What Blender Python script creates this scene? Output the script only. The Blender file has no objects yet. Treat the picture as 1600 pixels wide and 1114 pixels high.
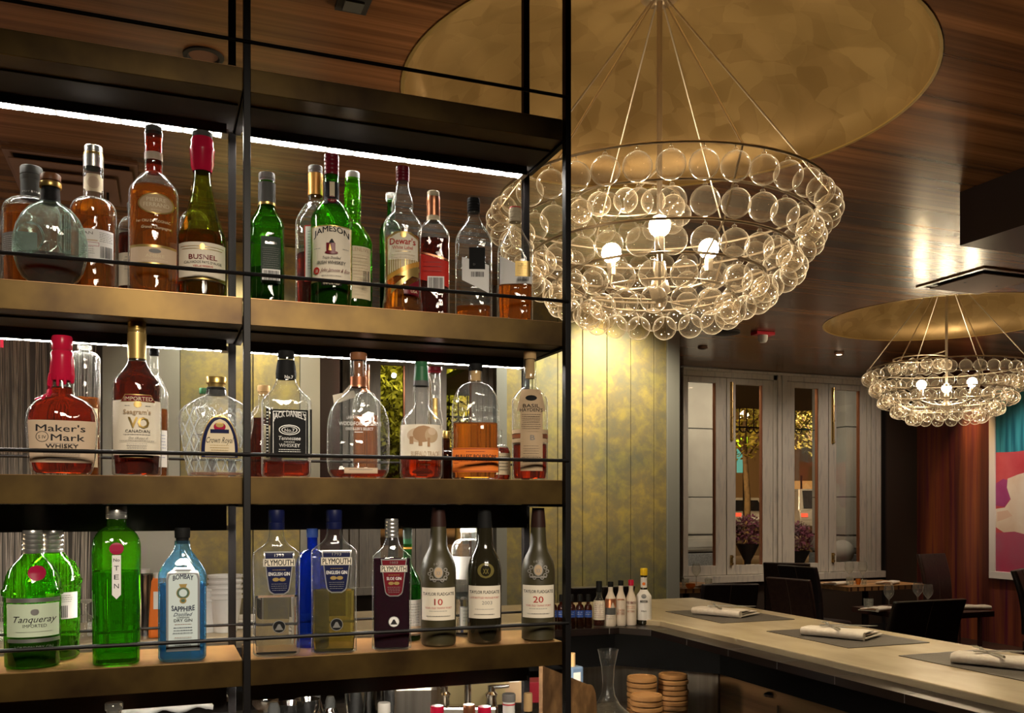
import bpy, bmesh, math, random
from mathutils import Vector, Matrix
random.seed(7)
PI = math.pi
sc = bpy.context.scene
COL = sc.collection
# ------------------------------------------------------------------ camera
F, CX, HY, EZ = 1440.0, 800.0, 790.0, 1.6
TH = math.radians(20.9); CT, ST = math.cos(TH), math.sin(TH)
cam_d = bpy.data.cameras.new('camera'); cam = bpy.data.objects.new('camera', cam_d); COL.objects.link(cam)
cam.location = (0, 0, EZ); cam.rotation_euler = (PI/2, 0, -TH)
cam_d.sensor_width = 36; cam_d.lens = 36*F/1600; cam_d.shift_y = (HY-557)/1600.0; cam_d.clip_start = .05; cam_d.clip_end = 300
sc.camera = cam
# ------------------------------------------------------------------ world, exposure
sc.view_settings.view_transform = 'Standard'; sc.view_settings.look = 'None'
sc.view_settings.gamma = 1; sc.view_settings.exposure = 0.14; sc.view_settings.use_curve_mapping = False
cy = sc.cycles
cy.max_bounces = 9; cy.diffuse_bounces = 2; cy.glossy_bounces = 3; cy.transmission_bounces = 8
cy.transparent_max_bounces = 48; cy.caustics_reflective = False; cy.caustics_refractive = False
cy.sample_clamp_indirect = 3.0; cy.sample_clamp_direct = 0; cy.blur_glossy = 0.2; cy.use_denoising = True
cy.use_adaptive_sampling = True; cy.adaptive_threshold = 0.02
w = bpy.data.worlds.new('night'); sc.world = w; w.use_nodes = True
w.node_tree.nodes['Background'].inputs[0].default_value = (.30, .26, .30, 1)
w.node_tree.nodes['Background'].inputs[1].default_value = .02

def area_lamp(name, loc, target, size, power, color, sy=None, spread=PI):
    d = bpy.data.lights.new(name, 'AREA'); d.energy = power; d.color = color; d.size = size; d.spread = spread
    if sy: d.shape = 'RECTANGLE'; d.size_y = sy
    o = bpy.data.objects.new(name, d); COL.objects.link(o); o.location = loc
    o.rotation_euler = (Vector(target)-Vector(loc)).to_track_quat('-Z', 'Y').to_euler(); return o
def spot_lamp(name, loc, target, power, color, angle=60, blend=.6, r=.04):
    d = bpy.data.lights.new(name, 'SPOT'); d.energy = power; d.color = color; d.spot_size = math.radians(angle); d.spot_blend = blend; d.shadow_soft_size = r
    o = bpy.data.objects.new(name, d); COL.objects.link(o); o.location = loc
    o.rotation_euler = (Vector(target)-Vector(loc)).to_track_quat('-Z', 'Y').to_euler(); return o
WARM = (1, .78, .52); WARM2 = (1, .70, .40)
# room lamps: recessed ceiling fittings over the screens, the windows, the far wall and the counter
spot_lamp('bar_front_fill', (.1, -1.1, 2.95), (.12, 1.95, 1.36), 280, (1, .86, .68), 38, .7, .36)  # unseen front fill added behind the camera for the bottle labels
spot_lamp('bar_front_fill', (.9, -1.1, 2.95), (.55, 1.95, 1.34), 160, (1, .86, .68), 35, .7, .36)  # same added front fill, aimed at the right bay
area_lamp('ceiling_fill', (-1.6, 2.6, .95), (-.8, 3.0, 3.2), .5, 7, (1, .72, .42), sy=.5)  # unseen upward fill added to warm the left part of the ceiling
spot_lamp('screen_downlight', (3.2, 5.85, 3.15), (3.2, 6.3, 1.6), 135, (1, .90, .66), 120, .9, .08)
spot_lamp('screen_downlight', (2.5, 5.95, 3.15), (2.5, 6.3, 2.0), 60, (.97, .98, .80), 90, .9, .08)
spot_lamp('screen_downlight', (.45, 5.4, 3.15), (.45, 5.8, 1.8), 90, (1, .93, .68), 100, .9, .08)
spot_lamp('wall_downlight', (8.72, 8.30, 3.15), (9.09, 8.30, 1.9), 60, (1, .62, .28), 62, 1, .05)
spot_lamp('picture_downlight', (8.1, 7.1, 3.15), (9.09, 7.3, 1.6), 90, (1, .86, .74), 80, .8, .05)
spot_lamp('window_downlight', (6.2, 7.7, 3.15), (6.2, 9.2, 1.6), 34, (1, .84, .70), 95, .9, .03)
spot_lamp('window_downlight', (7.7, 7.7, 3.15), (7.8, 9.2, 1.6), 34, (1, .84, .70), 95, .9, .03)
spot_lamp('counter_downlight', (2.6, 2.4, 3.15), (2.55, 2.5, 1.07), 105, (1, .84, .56), 80, .8, .06)
spot_lamp('counter_downlight', (2.6, 4.0, 3.15), (2.5, 3.9, 1.07), 34, (1, .80, .55), 80, .8, .06)
spot_lamp('table_downlight', (6.9, 7.4, 3.15), (6.9, 7.9, .75), 80, (1, .8, .6), 80, .8, .06)
spot_lamp('table_downlight', (5.4, 5.6, 3.15), (5.6, 5.9, .75), 55, (1, .82, .62), 70, .8, .06)
area_lamp('pier_fill', (7.0, 9.47, 3.32), (7.0, 10.3, 0), 3.4, 34, (1, .86, .66), sy=.1)  # strip light added above the windows to brighten the stone piers
spot_lamp('pier_uplight', (5.6, 9.7, .3), (5.5, 10.4, 1.6), 26, (1, .9, .75), 120, .9, .1)
area_lamp('street_fill', (8, 15.2, 5.0), (13, 28, 2.5), 3, 800, (1, .66, .28), sy=3)  # street fills: unseen lights added for the trees, cars and paving
area_lamp('street_fill', (20, 23.5, 5.5), (23, 31, .5), 3, 900, (1, .74, .45), sy=2)
area_lamp('street_fill', (8.5, 15, 5.2), (10, 17.5, 0), 2, 190, (1, .62, .28), sy=2)
area_lamp('street_fill', (14, 34, 9), (19, 46, 0), 8, 2600, (1, .62, .25), sy=3)
area_lamp('street_fill', (5, 12, 6), (4, 15, 2), 3, 520, (1, .9, .35), sy=2)
area_lamp('string_uplight', (-1.4, 5.0, .4), (-1.6, 5.7, 1.5), .8, 14, (1, .88, .76), sy=.4)

spot_lamp('window_downlight', (2.6, 7.7, 3.15), (2.6, 9.2, 1.5), 40, (1, .88, .76), 95, .9, .03)  # spot added to brighten the frame of the left window
spot_lamp('counter_downlight', (-.1, 3.7, 3.15), (0, 4.15, 1.07), 34, (1, .86, .70), 85, .9, .06)  # spot added to brighten the cups and strings behind the shelves
spot_lamp('panel_fill', (1.15, 2.85, 1.16), (2.25, 4.05, .74), 15, (1, .84, .62), 70, .8, .04)  # fill added for the steel corner panel, no real fitting here

# ------------------------------------------------------------------ projection helpers (photo pixel <-> room)
def XY(px, Y):
    t = (px-CX)/F; Z = Y/(CT-ST*t); return Z*(ST+CT*t), Z
def XatX(px, X):
    t = (px-CX)/F; Z = X/(ST+CT*t); return Z*(CT-ST*t), Z       # -> Y, depth
def at(px, py, Z):
    x = (px-CX)/F*Z; return Vector((x*CT+Z*ST, Z*CT-x*ST, EZ+(HY-py)/F*Z))
def onz(px, py, z):
    Z = (z-EZ)*F/(HY-py); return at(px, py, Z)
def dep(X, Y): return X*ST+Y*CT
def zz(py, Z): return EZ+(HY-py)*Z/F

# ------------------------------------------------------------------ materials
def nm(name):
    m = bpy.data.materials.new(name); m.use_nodes = True; nt = m.node_tree; nt.nodes.clear()
    out = nt.nodes.new('ShaderNodeOutputMaterial'); return m, nt, out
def N(nt, t, **k):
    n = nt.nodes.new('ShaderNode'+t)
    for a, b in k.items():
        if a.startswith('_'): setattr(n, a[1:], b)
        else: n.inputs[a.replace('__', ' ')].default_value = b
    return n
def c4(c): return (c[0], c[1], c[2], 1)
def pbr(name, col, rough=.5, metal=0.0, col2=None, scale=8, stretch=(1, 1, 1), bump=0, coat=0, detail=4, lo=.35, hi=.65, spec=.5, emit=None, es=0, trans=0):
    m, nt, out = nm(name); p = N(nt, 'BsdfPrincipled')
    p.inputs['Base Color'].default_value = c4(col); p.inputs['Roughness'].default_value = rough; p.inputs['Metallic'].default_value = metal
    p.inputs['Specular IOR Level'].default_value = spec; p.inputs['Coat Weight'].default_value = coat; p.inputs['Coat Roughness'].default_value = .08
    if emit: p.inputs['Emission Color'].default_value = c4(emit); p.inputs['Emission Strength'].default_value = es
    L = nt.links
    if col2 or bump:
        tc = N(nt, 'TexCoord'); mp = N(nt, 'Mapping'); mp.inputs['Scale'].default_value = stretch
        no = N(nt, 'TexNoise'); no.inputs['Scale'].default_value = scale; no.inputs['Detail'].default_value = detail
        L.new(tc.outputs['Object'], mp.inputs[0]); L.new(mp.outputs[0], no.inputs[0])
        if col2:
            r = N(nt, 'ValToRGB'); e = r.color_ramp.elements; e[0].position = lo; e[0].color = c4(col); e[1].position = hi; e[1].color = c4(col2)
            L.new(no.outputs[0], r.inputs[0]); L.new(r.outputs[0], p.inputs['Base Color'])
        if bump:
            b = N(nt, 'Bump'); b.inputs['Strength'].default_value = bump; b.inputs['Distance'].default_value = .01
            L.new(no.outputs[0], b.inputs['Height']); L.new(b.outputs[0], p.inputs['Normal'])
    L.new(p.outputs[0], out.inputs[0]); return m
def emis(name, col, s):
    m, nt, out = nm(name); e = N(nt, 'Emission'); e.inputs[0].default_value = c4(col); e.inputs[1].default_value = s
    nt.links.new(e.outputs[0], out.inputs[0]); return m
def thin_glass(name, tint, body=0.0, bodycol=None, bump=.0, scale=12, gl=1.0, power=1.0, rough=0.0, edge=2.6, rim=0.0, rimcol=(1, .97, .92), rp=4.0):
    """thin walled glass: see-through with fresnel reflection; the wall looks thicker, so more tinted, at grazing angles"""
    m, nt, out = nm(name); L = nt.links
    lw = N(nt, 'LayerWeight'); lw.inputs['Blend'].default_value = .35
    tr = N(nt, 'BsdfTransparent'); mixc = N(nt, 'Mix', _data_type='RGBA')
    mixc.inputs[6].default_value = c4(tint); mixc.inputs[7].default_value = c4([t**edge*(.8 if edge > 1.5 else 1) for t in tint])
    L.new(lw.outputs['Facing'], mixc.inputs[0]); L.new(mixc.outputs[2], tr.inputs[0])
    g = N(nt, 'BsdfGlossy'); g.inputs['Roughness'].default_value = rough; g.inputs[0].default_value = (gl, gl, gl, 1)
    fr = N(nt, 'Fresnel'); ge = N(nt, 'NewGeometry'); ior = N(nt, 'MapRange'); ior.inputs[3].default_value = 1.52; ior.inputs[4].default_value = 1/1.52
    L.new(ge.outputs['Backfacing'], ior.inputs[0]); L.new(ior.outputs[0], fr.inputs[0])      # a thin wall reflects alike from both sides
    ms = N(nt, 'MixShader'); L.new(fr.outputs[0], ms.inputs[0]); L.new(tr.outputs[0], ms.inputs[1]); L.new(g.outputs[0], ms.inputs[2])
    if bump:
        tc = N(nt, 'TexCoord'); no = N(nt, 'TexNoise'); no.inputs['Scale'].default_value = scale; no.inputs['Detail'].default_value = 1
        b = N(nt, 'Bump'); b.inputs['Strength'].default_value = bump; b.inputs['Distance'].default_value = .02
        L.new(tc.outputs['Object'], no.inputs[0]); L.new(no.outputs[0], b.inputs['Height'])
        for x in (g, fr): L.new(b.outputs[0], x.inputs['Normal'])
    last = ms
    if rim > 0:       # whitish colour at grazing angles, painted in as the bright glass edge
        dr = N(nt, 'BsdfDiffuse'); dr.inputs[0].default_value = c4(rimcol); tl = N(nt, 'BsdfTranslucent'); tl.inputs[0].default_value = c4(rimcol)
        am = N(nt, 'MixShader'); am.inputs[0].default_value = .5; L.new(dr.outputs[0], am.inputs[1]); L.new(tl.outputs[0], am.inputs[2])
        pw = N(nt, 'Math', _operation='POWER'); pw.inputs[1].default_value = rp; lw2 = N(nt, 'LayerWeight'); lw2.inputs['Blend'].default_value = .5; L.new(lw2.outputs['Facing'], pw.inputs[0])
        ml = N(nt, 'Math', _operation='MULTIPLY'); ml.inputs[1].default_value = rim; L.new(pw.outputs[0], ml.inputs[0])
        mr = N(nt, 'MixShader'); L.new(ml.outputs[0], mr.inputs[0]); L.new(last.outputs[0], mr.inputs[1]); L.new(am.outputs[0], mr.inputs[2]); last = mr
    if body > 0:
        d = N(nt, 'BsdfDiffuse'); d.inputs[0].default_value = c4(bodycol or tint); t = N(nt, 'BsdfTranslucent'); t.inputs[0].default_value = c4(bodycol or tint)
        a = N(nt, 'MixShader'); a.inputs[0].default_value = .6; L.new(d.outputs[0], a.inputs[1]); L.new(t.outputs[0], a.inputs[2])
        b2 = N(nt, 'MixShader'); b2.inputs[0].default_value = body; L.new(last.outputs[0], b2.inputs[1]); L.new(a.outputs[0], b2.inputs[2]); last = b2
    L.new(last.outputs[0], out.inputs[0]); return m
def liquid_mat(name, col, body=.3, bodycol=None, ior=1.33):
    m, nt, out = nm(name); L = nt.links
    g = N(nt, 'BsdfRefraction'); g.inputs[0].default_value = c4(col); g.inputs['IOR'].default_value = ior; g.inputs['Roughness'].default_value = .02
    t = N(nt, 'BsdfTranslucent'); t.inputs[0].default_value = c4(bodycol or col)
    d = N(nt, 'BsdfDiffuse'); d.inputs[0].default_value = c4(bodycol or col)
    a = N(nt, 'MixShader'); a.inputs[0].default_value = .25; L.new(t.outputs[0], a.inputs[1]); L.new(d.outputs[0], a.inputs[2])
    b = N(nt, 'MixShader'); b.inputs[0].default_value = body; L.new(g.outputs[0], b.inputs[1]); L.new(a.outputs[0], b.inputs[2])
    L.new(b.outputs[0], out.inputs[0]); return m

def wood_mat(name, c1, c2, rough, sx=.5, sy=16, spec=.5, coat=0, axis='X', c3=None):
    m, nt, out = nm(name); L = nt.links; p = N(nt, 'BsdfPrincipled'); tc = N(nt, 'TexCoord'); mp = N(nt, 'Mapping')
    mp.inputs['Scale'].default_value = {'X': (sx, sy, sy), 'Y': (sy, sx, sy), 'Z': (sy, sy, sx)}[axis]
    wv = N(nt, 'TexNoise'); wv.inputs['Scale'].default_value = 1.0; wv.inputs['Detail'].default_value = 6; wv.inputs['Roughness'].default_value = .65; wv.inputs['Distortion'].default_value = .6
    n2 = N(nt, 'TexNoise'); n2.inputs['Scale'].default_value = .33; n2.inputs['Detail'].default_value = 2
    L.new(tc.outputs['Object'], mp.inputs[0]); L.new(mp.outputs[0], wv.inputs[0]); L.new(mp.outputs[0], n2.inputs[0])
    r = N(nt, 'ValToRGB'); e = r.color_ramp.elements; e[0].position = .34; e[0].color = c4(c2); e[1].position = .62; e[1].color = c4(c1)
    L.new(wv.outputs[0], r.inputs[0])
    r2 = N(nt, 'ValToRGB'); e = r2.color_ramp.elements; e[0].position = .35; e[0].color = (.45, .42, .42, 1); e[1].position = .62; e[1].color = (1.25, 1.2, 1.1, 1)
    L.new(n2.outputs[0], r2.inputs[0])
    mx = N(nt, 'Mix', _data_type='RGBA', _blend_type='MULTIPLY'); mx.inputs[0].default_value = 1; L.new(r.outputs[0], mx.inputs[6]); L.new(r2.outputs[0], mx.inputs[7])
    L.new(mx.outputs[2], p.inputs['Base Color']); p.inputs['Roughness'].default_value = rough; p.inputs['Specular IOR Level'].default_value = spec
    p.inputs['Coat Weight'].default_value = coat; p.inputs['Coat Roughness'].default_value = .1
    L.new(p.outputs[0], out.inputs[0]); return m

def leaf_gold(name, base, hi, rough=.42, metal=.55, scale=5.5):
    """patchy brushed gold paint: overlapping trowel strokes"""
    m, nt, out = nm(name); L = nt.links; p = N(nt, 'BsdfPrincipled'); tc = N(nt, 'TexCoord')
    no = N(nt, 'TexNoise'); no.inputs['Scale'].default_value = 3; no.inputs['Detail'].default_value = 3
    L.new(tc.outputs['Object'], no.inputs[0])
    mxv = N(nt, 'Mix', _data_type='VECTOR'); mxv.inputs[0].default_value = .12; L.new(tc.outputs['Object'], mxv.inputs[4]); L.new(no.outputs['Color'], mxv.inputs[5])
    vo = N(nt, 'TexVoronoi'); vo.inputs['Scale'].default_value = scale; vo.inputs['Randomness'].default_value = 1; L.new(mxv.outputs[1], vo.inputs['Vector'])
    sep = N(nt, 'SeparateColor'); L.new(vo.outputs['Color'], sep.inputs[0])
    v2 = N(nt, 'TexVoronoi'); v2.inputs['Scale'].default_value = scale*1.7; L.new(mxv.outputs[1], v2.inputs['Vector']); s2 = N(nt, 'SeparateColor'); L.new(v2.outputs['Color'], s2.inputs[0])
    ad = N(nt, 'Math', _operation='ADD'); L.new(sep.outputs[0], ad.inputs[0]); L.new(s2.outputs[1], ad.inputs[1])
    ad2 = N(nt, 'Math', _operation='MULTIPLY'); ad2.inputs[1].default_value = .5; L.new(ad.outputs[0], ad2.inputs[0])
    r = N(nt, 'ValToRGB'); e = r.color_ramp.elements; e[0].position = .1; e[0].color = c4(base); e[1].position = .9; e[1].color = c4(hi); L.new(ad2.outputs[0], r.inputs[0])
    L.new(r.outputs[0], p.inputs['Base Color']); p.inputs['Metallic'].default_value = metal
    mr = N(nt, 'MapRange'); mr.inputs[3].default_value = rough-.05; mr.inputs[4].default_value = rough+.1; L.new(s2.outputs[0], mr.inputs[0]); L.new(mr.outputs[0], p.inputs['Roughness'])
    L.new(p.outputs[0], out.inputs[0]); return m

def screen_mat(name, vert=1.0):
    """grey-green lacquer painted with clusters of gold leaves"""
    m, nt, out = nm(name); L = nt.links; p = N(nt, 'BsdfPrincipled'); tc = N(nt, 'TexCoord')
    n1 = N(nt, 'TexNoise'); n1.inputs['Scale'].default_value = 8; n1.inputs['Detail'].default_value = 5; n1.inputs['Roughness'].default_value = .7; n1.inputs['Distortion'].default_value = .25
    n2 = N(nt, 'TexNoise'); n2.inputs['Scale'].default_value = 1.7; n2.inputs['Detail'].default_value = 3; n2.inputs['Distortion'].default_value = .4
    L.new(tc.outputs['Object'], n1.inputs[0]); L.new(tc.outputs['Object'], n2.inputs[0])
    r = N(nt, 'ValToRGB'); cr = r.color_ramp; e = cr.elements; e[0].position = .30; e[0].color = (.30, .275, .20, 1); e[1].position = .72; e[1].color = (.62, .48, .15, 1)
    q = cr.elements.new(.46); q.color = (.38, .31, .18, 1); q = cr.elements.new(.58); q.color = (.50, .40, .17, 1)
    L.new(n1.outputs[0], r.inputs[0])
    r2 = N(nt, 'ValToRGB'); e = r2.color_ramp.elements; e[0].position = .38; e[0].color = (.75, .80, .80, 1); e[1].position = .62; e[1].color = (1.15, 1.05, .8, 1); L.new(n2.outputs[0], r2.inputs[0])
    mx = N(nt, 'Mix', _data_type='RGBA', _blend_type='MULTIPLY'); mx.inputs[0].default_value = 1; L.new(r.outputs[0], mx.inputs[6]); L.new(r2.outputs[0], mx.inputs[7])
    oi = N(nt, 'ObjectInfo'); rr = N(nt, 'MapRange'); rr.inputs[3].default_value = .82; rr.inputs[4].default_value = 1.12; L.new(oi.outputs['Random'], rr.inputs[0])
    vm = N(nt, 'VectorMath', _operation='SCALE'); L.new(mx.outputs[2], vm.inputs[0]); L.new(rr.outputs[0], vm.inputs['Scale'])
    L.new(vm.outputs[0], p.inputs['Base Color']); p.inputs['Roughness'].default_value = .45; p.inputs['Metallic'].default_value = .25
    L.new(p.outputs[0], out.inputs[0]); return m

M = {}
M['ceil'] = wood_mat('walnut_veneer', (.25, .112, .045), (.125, .054, .023), .265, sx=.45, sy=24, spec=.42)
M['walnut'] = wood_mat('rosewood', (.20, .055, .022), (.085, .014, .016), .35, sx=.5, sy=16, axis='Z')
M['dome'] = leaf_gold('gold_dome', (.255, .160, .058), (.37, .245, .098), .38, .50, 5.5)
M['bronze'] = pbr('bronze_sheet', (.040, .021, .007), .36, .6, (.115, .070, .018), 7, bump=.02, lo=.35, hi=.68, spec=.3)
M['bronze_lit'] = pbr('bronze_lit_top', (.40, .20, .075), .30, .5, (.50, .28, .11), 9)  # lit copy of the bronze, warmer and brighter for the LED-lit shelf tops
M['black'] = pbr('black_steel', (.006, .005, .005), .45, 0, spec=.22)
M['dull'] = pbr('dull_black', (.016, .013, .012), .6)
M['band'] = pbr('dark_channel', (.045, .040, .036), .3, .5)
M['led'] = None
M['screen'] = screen_mat('leaf_painted_panel')
M['edge'] = pbr('pale_metal_edge', (.50, .48, .42), .35, .5)
M['white_wood'] = pbr('distressed_white_paint', (.60, .55, .46), .6, 0, (.40, .375, .34), 5, (7, 7, .9), bump=.15, lo=.52, hi=.78)
M['brass'] = pbr('brass', (.70, .50, .20), .25, 1)
M['stone'] = pbr('limestone', (.62, .58, .50), .75, 0, (.54, .50, .43), 3)
M['granite'] = pbr('granite', (.42, .42, .40), .7, 0, (.25, .25, .25), 60)
M['marble'] = pbr('beige_counter_stone', (.60, .485, .31), .26, 0, (.45, .355, .22), 9, (1, .4, 1), lo=.35, hi=.75, detail=8)
M['steel'] = pbr('brushed_steel', (.52, .47, .40), .32, 1, (.38, .33, .27), 3, (14, 14, .4), bump=.05)
M['chrome'] = pbr('chrome', (.80, .78, .74), .12, 1)
M['leather'] = pbr('brown_leather', (.035, .017, .012), .38, 0, (.022, .010, .008), 30, bump=.15)
M['leather_blk'] = pbr('black_leather', (.014, .010, .011), .32, 0, (.02, .015, .016), 30, bump=.12)
M['stitch'] = pbr('seam_thread', (.12, .085, .065), .6)
M['linen'] = pbr('linen', (.78, .70, .60), .85, 0, (.70, .61, .51), 60, bump=.1)
M['linen_in'] = pbr('linen_hem', (.50, .26, .14), .85)
M['mat_wov'] = pbr('woven_placemat', (.085, .072, .060), .45, 0, (.13, .112, .095), 4, (3, 90, 1), bump=.1)
M['table_wood'] = wood_mat('oak', (.52, .30, .13), (.30, .16, .06), .4, sx=1, sy=20)
M['dark_wood'] = pbr('ebony_strip', (.05, .02, .015), .4)
M['purple'] = wood_mat('purple_brown_wood', (.28, .085, .030), (.10, .012, .045), .28, sx=.35, sy=11, spec=.6, axis='Z')  # orange-brown and purple tones mixed along the grain
M['dark_wall'] = pbr('dark_brown_wall', (.040, .028, .020), .5)
M['floor'] = wood_mat('dark_oak_floor', (.06, .03, .02), (.03, .015, .01), .4)
M['clear'] = thin_glass('clear_glass', (.97, .98, .965), body=.02, bodycol=(.9, .92, .88), bump=.30, scale=30, edge=2, rim=.6)
M['clear_thick'] = thin_glass('heavy_clear_glass', (.94, .955, .93), body=.13, bodycol=(.90, .92, .88), bump=.5, scale=40, edge=2, rim=.6)
M['globe'] = thin_glass('blown_glass', (.965, .94, .90), body=.03, bodycol=(1, .88, .70), bump=.10, scale=18, edge=1.3, rim=1.0, rimcol=(1, .93, .82), rp=3.6)
M['pane'] = thin_glass('window_glass', (.93, .93, .92), gl=.9)
M['green'] = thin_glass('green_glass', (.30, .70, .14), body=.12, bodycol=(.09, .44, .03), bump=.35, scale=22, edge=2.0)
M['dgreen'] = thin_glass('dark_green_glass', (.12, .36, .08), body=.22, bodycol=(.02, .14, .02), bump=.12, scale=22, edge=2)
M['vgreen'] = thin_glass('bright_green_glass', (.40, .82, .12), body=.13, bodycol=(.13, .50, .02), bump=.4, scale=22, edge=2)
M['olive'] = thin_glass('olive_glass', (.50, .55, .15), body=.12, bodycol=(.25, .24, .04), bump=.12, scale=20, edge=2)
M['blue'] = thin_glass('pale_blue_glass', (.55, .80, .93), body=.16, bodycol=(.25, .58, .85), bump=.15, scale=22, edge=2.5)
M['dblue'] = thin_glass('deep_blue_glass', (.08, .20, .75), body=.12, bodycol=(.01, .05, .32), edge=2, bump=.5)
M['amberglass'] = thin_glass('amber_glass', (.30, .10, .03), body=.2, bodycol=(.10, .03, .01), edge=2)
M['greenish'] = thin_glass('greenish_glass', (.90, .955, .92), body=.10, bodycol=(.65, .85, .74), bump=.6, scale=26, edge=3, rim=.7, rimcol=(.8, 1, .88))
M['port'] = pbr('matte_bottle_glass', (.050, .042, .018), .42, 0, spec=.6, coat=.0)
M['portg'] = pbr('gloss_bottle_glass', (.020, .017, .009), .10, 0, spec=.7)
M['amber'] = liquid_mat('amber_spirit', (1, .55, .12), .25, (.95, .36, .04))
M['dark_amber'] = liquid_mat('dark_spirit', (.46, .11, .035), .16, (.34, .06, .015))
M['orange'] = liquid_mat('orange_spirit', (1, .55, .14), .27, (1, .38, .05))
M['redliq'] = liquid_mat('red_brown_spirit', (.85, .20, .05), .20, (.72, .11, .02))
M['pale'] = liquid_mat('pale_spirit', (.95, .93, .88), .06, (.8, .8, .75))
M['yellow'] = liquid_mat('yellow_spirit', (.80, .72, .34), .22, (.60, .50, .12))
M['gliq'] = liquid_mat('green_lit_gin', (.48, .86, .12), .16, (.18, .55, .03))
M['gdark'] = liquid_mat('spirit_in_green_glass', (.12, .22, .04), .35, (.035, .06, .01))
M['sloe'] = liquid_mat('sloe_purple', (.10, .008, .04), .45, (.10, .004, .045))
M['bluel'] = liquid_mat('gin_in_blue_glass', (.30, .66, .92), .30, (.10, .42, .80))
def flat(name, c, r=.6, metal=0): M[name] = pbr(name, c, r, metal, spec=.5 if metal else .18)
M['tile'] = pbr('black_glazed_tile', (.014, .009, .008), .28); flat('frost', (.80,.80,.78), .45); flat('paper', (.80, .72, .58)); flat('cream', (.72, .61, .42)); flat('beige', (.62, .47, .33)); flat('white', (.85, .83, .80)); flat('kraft', (.50, .36, .22))
flat('ink', (.02, .018, .02)); flat('redink', (.45, .03, .02)); flat('goldink', (.52, .36, .12), .35, .6); flat('gold', (.62, .42, .13), .3, .8)
flat('silver', (.66, .65, .62), .28, .85); flat('grey', (.22, .21, .20)); flat('dgrey', (.09, .09, .085)); flat('navy', (.006, .009, .05), .45); flat('blue_ink', (.03, .05, .30))
flat('maroon', (.16, .012, .02), .3); flat('wax', (.55, .012, .05), .22); flat('copper', (.50, .20, .10), .3, .7); flat('orange_foil', (.72, .36, .07), .35, .3)
flat('orange_label', (.80, .20, .03)); flat('red_label', (.55, .03, .02)); flat('green_cap', (.03, .12, .05), .4); flat('cork', (.55, .36, .17), .8); flat('brown_cap', (.22, .09, .04), .4)
flat('white_plastic', (.82, .80, .76), .35); flat('teal', (.03, .24, .30)); flat('crimson', (.55, .05, .07)); flat('magenta', (.42, .03, .14)); flat('skin_tone', (.75, .52, .38)); flat('cream_cloth', (.82, .70, .52))
flat('yellow_cap', (.85, .55, .02), .4); flat('blue_label', (.03, .07, .28)); flat('frame_white', (.80, .74, .68), .4); flat('red_plastic', (.6, .03, .05), .4); flat('rubber', (.02, .02, .02), .6)
flat('greenlabel', (.60, .70, .52)); flat('paleblue_label', (.62, .72, .72)); flat('darkgreen_label', (.05, .07, .055)); flat('label_black', (.008, .008, .008), .7); flat('tan_wood', (.34, .17, .06), .6); flat('mail', (.55, .45, .35))
M['blue_pale'] = pbr('pale_blue_bottle', (.14, .22, .36), .3)
M['cut'] = thin_glass('cut_crystal', (.96, .97, .95), body=.30, bodycol=(.95, .95, .9), bump=.6, scale=50, edge=2, rim=.6)
flat('bison', (.40, .24, .13), .7); flat('seal_red', (.35, .01, .05), .35); flat('plum', (.20, .02, .06)); flat('slate', (.25, .26, .27))

# ------------------------------------------------------------------ mesh helpers
def link(o, parent=None):
    COL.objects.link(o)
    if parent: o.parent = parent
    return o
def mesh_obj(name, verts, faces, mats, parent=None, mi=None, smooth=False):
    me = bpy.data.meshes.new(name); me.from_pydata([tuple(v) for v in verts], [], faces); me.update()
    for m in (mats if isinstance(mats, (list, tuple)) else [mats]): me.materials.append(m)
    if mi: me.polygons.foreach_set('material_index', mi)
    if smooth: me.polygons.foreach_set('use_smooth', [True]*len(me.polygons))
    return link(bpy.data.objects.new(name, me), parent)
def tag(o, label=None, cat=None, group=None, kind=None):
    if label: o['label'] = label
    if cat: o['category'] = cat
    if group: o['group'] = group
    if kind: o['kind'] = kind
    return o
def empty(name, loc, rz=0, label=None, cat=None, group=None):
    o = bpy.data.objects.new(name, None); COL.objects.link(o); o.location = loc; o.rotation_euler = (0, 0, rz); o.empty_display_size = .02
    return tag(o, label, cat, group)
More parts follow.
